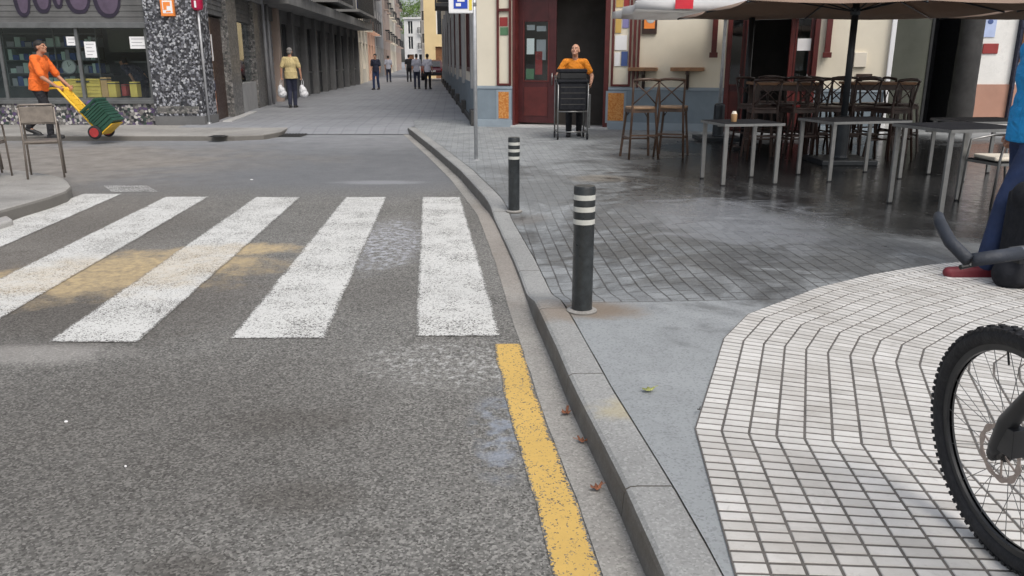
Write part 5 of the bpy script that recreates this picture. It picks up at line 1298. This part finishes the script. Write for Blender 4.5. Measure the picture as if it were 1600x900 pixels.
# ================================================================ BLUE SHIRT MAN AND BLACK BAG
bx, by = 3.36, 5.24
person('man in a bright blue shirt, jeans and dark red shoes at the right edge', (bx, by, .12), R(90), 'blue_cloth', 'denim', 'shoe_red', 'hair_dark', 'skin_tan', h=1.78, vox=.008, sleeve=.6, bulk=1.15, grip=1.15,
       pose=dict(hipL=(-.088, .0, .92), knL=(-.10, .17, .50), anL=(-.10, .245, .085), toL=(-.10, .44, .035), knR=(.1, -.04, .5), anR=(.1, -.30, .13), toR=(.1, -.15, .04), elL=(-.26, -.0, 1.13), wrL=(-.30, .07, .89), elR=(.24, -.1, 1.14), wrR=(.25, -.02, .9)))
bm_ = [o for o in bpy.data.objects if 'bright blue shirt' in o.get('label', '')][0]
shs = [o for o in kids(bm_) if o.name.startswith('shoe')]
for sh_, sy in zip(shs, (1, -1)):
    pass
m = MB(); m.cap((-.10, .33, .085), (-.10, .35, .075), .02, .018); m.box(-.148, -.052, .19, .5, -.0, .012); m.build('laces_and_sole', 'shoe_white', bm_)
r = empty('duffel_bag', (3.45, 4.93, .125), R(2)); tag(r, 'big black fabric bag carried low by the blue shirted man', 'bag')
m = MB(); m.box(-.33, .38, -.12, .12, .03, .6); m.ell((0, -.06, .3), (.34, .12, .28)); m.cap((-.3, 0, .08), (.36, 0, .08), .11); m.cap((-.28, 0, .58), (.34, 0, .60), .09); rm_build(m, 'body', 'bag_black', r, .014, 9)
m = MB(); m.tube([(-.2, -.0, .6), (-.12, 0, .7), (0.0, 0, .74), (.12, 0, .7), (.2, 0, .6)], .014, 8); m.build('handle', 'bag_black', r, True)
m = MB(); m.tube([(-.3, -.14, .40), (0, -.168, .43), (.34, -.14, .41)], .006, 6); m.build('zip', 'steel', r)

# ================================================================ BICYCLE (front wheel in view, bike heads away from the camera)
HX, HY, RW = 1.388, 2.0, .346
bike = empty('bicycle', (HX+.018, HY, .128)); bike.rotation_euler = (0, R(-5.2), R(6.0)); tag(bike, 'black mountain bike with knobbly tyre and disc brake leaning at the right front', 'bicycle')
def wheel(nm, cy):
    T = M.Translation((0, cy, RW)) @ M.Rotation(PI/2, 4, 'Y')
    w = MB(); n = 96; prof = []
    r0 = RW-.027
    w.tube([(0, cy+r0*math.cos(2*PI*k/n), RW+r0*math.sin(2*PI*k/n)) for k in range(n)], .0265, 16, closed=True)
    kn = 88
    for k in range(kn):
        a = 2*PI*k/kn
        for (lat, rad, sz_) in ((-.019, RW-.008, .0055), (.019, RW-.008, .0055), ((-.006 if k % 2 else .006), RW-.001, .006)):
            c = V((lat, cy+rad*math.cos(a), RW+rad*math.sin(a))); Tt = M.Translation(c) @ M.Rotation(a, 4, 'X')
            w.box(-sz_, sz_, -.006, .004, -.0065, .0065, Tt)
    wl = w.build(nm, 'rubber', bike); smooth_angle(wl, 35)
    m = MB(); R2 = RW-.062; m.lathe([(R2-.006, -.004), (R2-.004, -.012), (R2+.014, -.0135), (R2+.016, 0), (R2+.014, .0135), (R2-.004, .012), (R2-.006, .004)], 90, T, False); smooth_angle(m.build('rim', 'bike_black', wl))
    m = MB()
    for k in range(32):
        a = 2*PI*k/32; s_ = 1 if k % 2 else -1; b = a+(.9 if (k//2) % 2 else -.9)
        m.tube([(s_*.028, cy+.024*math.cos(b), RW+.024*math.sin(b)), (s_*.003, cy+(R2-.004)*math.cos(a), RW+(R2-.004)*math.sin(a))], .0011, 5)
    m.build('spokes', 'window_metal', wl)
    m = MB(); m.lathe([(.012, -.05), (.016, -.045), (.027, -.034), (.027, -.026), (.015, -.022), (.015, .022), (.027, .026), (.027, .034), (.016, .045), (.012, .05)], 24, T); smooth_angle(m.build('hub', 'bike_black', wl))
    # brake disc on the rider's left
    m = MB(); Rd = .082; xs_ = -.043
    ring_o = []; 
    for k in range(60):
        a = 2*PI*k/60; wob = .0025*math.sin(k*PI/3); ring_o.append(((Rd+wob)*math.cos(a), (Rd+wob)*math.sin(a), (Rd-.016-wob)*math.cos(a), (Rd-.016-wob)*math.sin(a)))
    vs = []
    for x_ in (xs_-.001, xs_+.001):
        for q in ring_o: vs += [(x_, cy+q[0], RW+q[1]), (x_, cy+q[2], RW+q[3])]
    fs = []; N = 60
    for k in range(N):
        a, b = 2*k, 2*((k+1) % N); fs += [[a, b, b+1, a+1], [a+2*N, a+1+2*N, b+1+2*N, b+2*N], [a, a+2*N, b+2*N, b], [a+1, b+1, b+1+2*N, a+1+2*N]]
    m.add(vs, fs)
    for k in range(6):
        a = k*PI/3; m.bar((xs_, cy+.02*math.cos(a), RW+.02*math.sin(a)), (xs_, cy+.07*math.cos(a+.35), RW+.07*math.sin(a+.35)), .006, .0025, (1, 0, 0))
    m.build('brake_disc', 'disc_steel', wl)
    m = MB(); a = R(78); m.tube([(0, cy+(R2-.004)*math.cos(a), RW+(R2-.004)*math.sin(a)), (0, cy+(R2-.045)*math.cos(a), RW+(R2-.045)*math.sin(a))], .003, 8); m.build('valve', 'bike_black', wl)
    return wl
wheel('front_wheel', 0); wheel('rear_wheel', -1.08)
hd = V((0, -math.cos(R(69)), math.sin(R(69))))          # steering axis direction
top = V((0, -.045, RW))+hd*.44
m = MB()
for k in (-1, 1):
    m.tube([(k*.058, .0, RW), (k*.058, -.01, RW+.03), V((k*.06, .035, RW+.02))+hd*.10-V((0, .04, 0)), V((k*.06, -.03, RW))+hd*.24, V((k*.055, -.04, RW))+hd*.44], [.019, .024, .025, .021, .017], 12)
    m.lathe([(.018, -.012), (.018, .012)], 14, M.Translation((k*.058, 0, RW)) @ M.Rotation(PI/2, 4, 'Y'))
m.tube([V((-.06, -.04, RW))+hd*.40, V((0, -.045, RW))+hd*.47, V((.06, -.04, RW))+hd*.40], [.022, .03, .022], 12); m.build('fork', 'bike_black', bike, True)
m = MB(); m.box(-.075, -.035, -.085, -.03, RW+.03, RW+.11); m.tube([(-.06, -.06, RW+.1), (-.062, -.13, RW+.35), (-.05, -.2, RW+.6)], .003, 6); m.build('brake_caliper', 'bike_black', bike, bevel=.006)
ht0 = top+hd*.03; ht1 = ht0+hd*.13; bar_c = ht1+hd*.06+V((0, .07, .02))
m = MB(); m.tube([ht0, ht1], .022, 14); bb = V((0, -.66, .30)); sc_ = V((0, -.86, .72)); rd = V((0, -1.08, RW))
m.tube([ht1-hd*.03, sc_-V((0, .0, .06))], .019, 12); m.tube([ht0+hd*.02, bb], .022, 12); m.tube([bb, sc_], .018, 12)
for k in (-1, 1): m.tube([bb+V((k*.02, 0, 0)), rd+V((k*.06, 0, 0))], .010, 8); m.tube([sc_+V((k*.01, 0, -.08)), rd+V((k*.06, 0, 0))], .008, 8)
m.build('frame', 'bike_black', bike, True)
m = MB(); m.tube([ht1, ht1+hd*.06], .018, 12); m.tube([ht1+hd*.05, bar_c], .016, 12); m.build('stem', 'bike_black', bike, True)
m = MB(); m.tube([bar_c+V((-.33, -.02, .0)), bar_c+V((-.1, -.003, 0)), bar_c, bar_c+V((.1, -.003, 0)), bar_c+V((.33, -.02, 0))], .0135, 12); hb = m.build('handlebar', 'chrome', bike, True)
for k in (-1, 1):
    m = MB(); m.tube([bar_c+V((k*.21, -.012, 0)), bar_c+V((k*.33, -.02, 0))], .0155, 12); m.build('grip', 'grip_grey', bike, True)
    m = MB(); m.tube([bar_c+V((k*.337, -.02, 0)), bar_c+V((k*.345, .035, .03)), bar_c+V((k*.34, .085, .065)), bar_c+V((k*.325, .115, .075))], [.0145, .014, .0135, .011], 12); m.build('bar_end', 'grip_grey', bike, True)
    m = MB(); m.tube([bar_c+V((k*.2, .02, -.012)), bar_c+V((k*.235, .05, -.03)), bar_c+V((k*.31, .045, -.035))], .006, 8); m.box(-.02, .02, -.02, .02, -.015, .015, M.Translation(bar_c+V((k*.19, .008, -.01)))); m.build('brake_lever', 'bike_black', bike)
m = MB(); m.tube([sc_, sc_+V((0, -.06, .18))], .014, 10); m.build('seat_post', 'bike_black', bike, True)
m = MB(); s0 = sc_+V((0, -.07, .2)); m.cap(s0+V((0, .13, 0)), s0+V((0, -.02, 0)), .02, .045); m.ell(s0+V((0, -.08, 0)), (.075, .07, .03)); rm_build(m, 'saddle', 'bike_black', bike, .008)
m = MB(); m.lathe([(.01, -.004), (.09, -.003), (.09, .003), (.01, .004)], 36, M.Translation(bb+V((.05, 0, 0))) @ M.Rotation(PI/2, 4, 'Y')); m.bar(bb+V((.07, 0, 0)), bb+V((.07, .12, -.12)), .02, .012); m.bar(bb+V((-.07, 0, 0)), bb+V((-.07, -.12, .12)), .02, .012); m.build('crankset', 'bike_black', bike)
for k, q in ((1, V((.115, .12, -.12))), (-1, V((-.115, -.12, .12)))): m = MB(); m.box(-.045, .045, -.03, .03, -.01, .01, M.Translation(bb+q)); m.build('pedal', 'black_metal', bike)
m = MB(); m.tube([bb+V((-.03, -.1, .0)), (-.15, -.86, .0)], .008, 8); m.build('kickstand', 'black_metal', bike)

# ================================================================ LEAVES and litter
def leaf(px, py, z, size, mt, rz, label, curl=.3):
    p = gp(px, py, z); r = empty('fallen_leaf', (p.x, p.y, z+.004), rz); tag(r, label, 'leaf', 'fallen leaves near the kerb')
    m = MB(); n = 5; pts = []
    outline = []
    for k in range(25):
        a = 2*PI*k/24; rr = size*(.55+.45*abs(math.cos(2.5*a)))*(1 if k % 2 else .85); outline.append((rr*math.cos(a)*1.2, rr*math.sin(a)*.8))
    vs = [(0, 0, .004)]+[(x, y, .003+curl*(x*x+y*y)/size*(.6+.4*math.sin(7*x/size))) for x, y in outline[:24]]
    m.add(vs, [[0, 1+k, 1+(k+1) % 24] for k in range(24)]); o = m.build('blade', mt, r, True, fix=False); s_ = o.modifiers.new('t', 'SOLIDIFY'); s_.thickness = .0008
    m = MB(); m.tube([(0, 0, .005), (size*1.0, size*.2, .009), (size*1.8, size*.3, .012)], .0012, 5); m.build('stalk', mt, r)
leaf(1013, 611, .125, .028, 'leaf_green', .3, 'yellow green leaf lying on the smooth grey pavement')
leaf(884, 648, .005, .028, 'leaf_brown', 1.2, 'uppermost brown leaf in the gutter', .9)
leaf(910, 692, .005, .022, 'leaf_brown', 2.6, 'middle brown leaf in the gutter', .9)
leaf(932, 766, .005, .024, 'leaf_brown', .5, 'lowest brown leaf in the gutter', .9)
leaf(1092, 643, .132, .010, 'iron', .9, 'tiny dark scrap at the left edge of the white tiles', .9)
def crumb(px, py, z, label, s_=.012):
    p = gp(px, py, z); m = MB(); m.ell((0, 0, .004), (s_, s_*.8, .005), n=8, m=5); m.ell((s_*.6, .003, .003), (s_*.5, s_*.5, .004), n=8, m=5); o = m.build('paper_scrap', 'paper', loc=(p.x, p.y, z)); tag(o, label, 'litter', 'white scraps on the asphalt')
crumb(103, 660, 0, 'small white scrap on the dark asphalt at the lower left', .007); crumb(196, 730, 0, 'tiny white scrap left of centre low on the asphalt', .004); crumb(393, 281, 0, 'white scrap beyond the third zebra stripe', .02)

# ================================================================ CAMERA, LIGHT, WORLD
cam = bpy.data.cameras.new('Camera'); co = bpy.data.objects.new('Camera', cam); COL.objects.link(co)
cam.sensor_width = 36; cam.sensor_fit = 'HORIZONTAL'; cam.lens = 36*F/1600; cam.clip_start = .05; cam.clip_end = 2000
co.location = (0, 0, H); co.rotation_euler = (PI/2-TILT, 0, 0); sc.camera = co
w = bpy.data.worlds.new('World'); sc.world = w; w.use_nodes = True; nt = w.node_tree
sky = nt.nodes.new('ShaderNodeTexSky'); sky.sky_type = 'NISHITA'; sky.sun_disc = False
EL_, AZ = R(52), R(150)
sky.sun_elevation = EL_; sky.sun_rotation = AZ; sky.air_density = 1.0; sky.dust_density = 4.0; sky.ozone_density = .6
hs = nt.nodes.new('ShaderNodeHueSaturation'); hs.inputs['Saturation'].default_value = .5; nt.links.new(sky.outputs[0], hs.inputs['Color']); nt.links.new(hs.outputs[0], nt.nodes['Background'].inputs[0]); nt.nodes['Background'].inputs[1].default_value = .15
sl = bpy.data.lights.new('Sun', 'SUN'); sl.energy = .9; sl.angle = R(25); sl.color = (1, .96, .9); so = bpy.data.objects.new('Sun', sl); COL.objects.link(so)
sd_ = V((math.sin(AZ)*math.cos(EL_), math.cos(AZ)*math.cos(EL_), math.sin(EL_))); so.rotation_euler = (-sd_).to_track_quat('-Z', 'Y').to_euler(); so.location = (0, -5, 20)
sc.view_settings.view_transform = 'Standard'; sc.view_settings.look = 'None'; sc.view_settings.gamma = 1; sc.view_settings.exposure = 0.3; sc.view_settings.use_curve_mapping = False
sc.cycles.max_bounces = 8; sc.cycles.transparent_max_bounces = 8
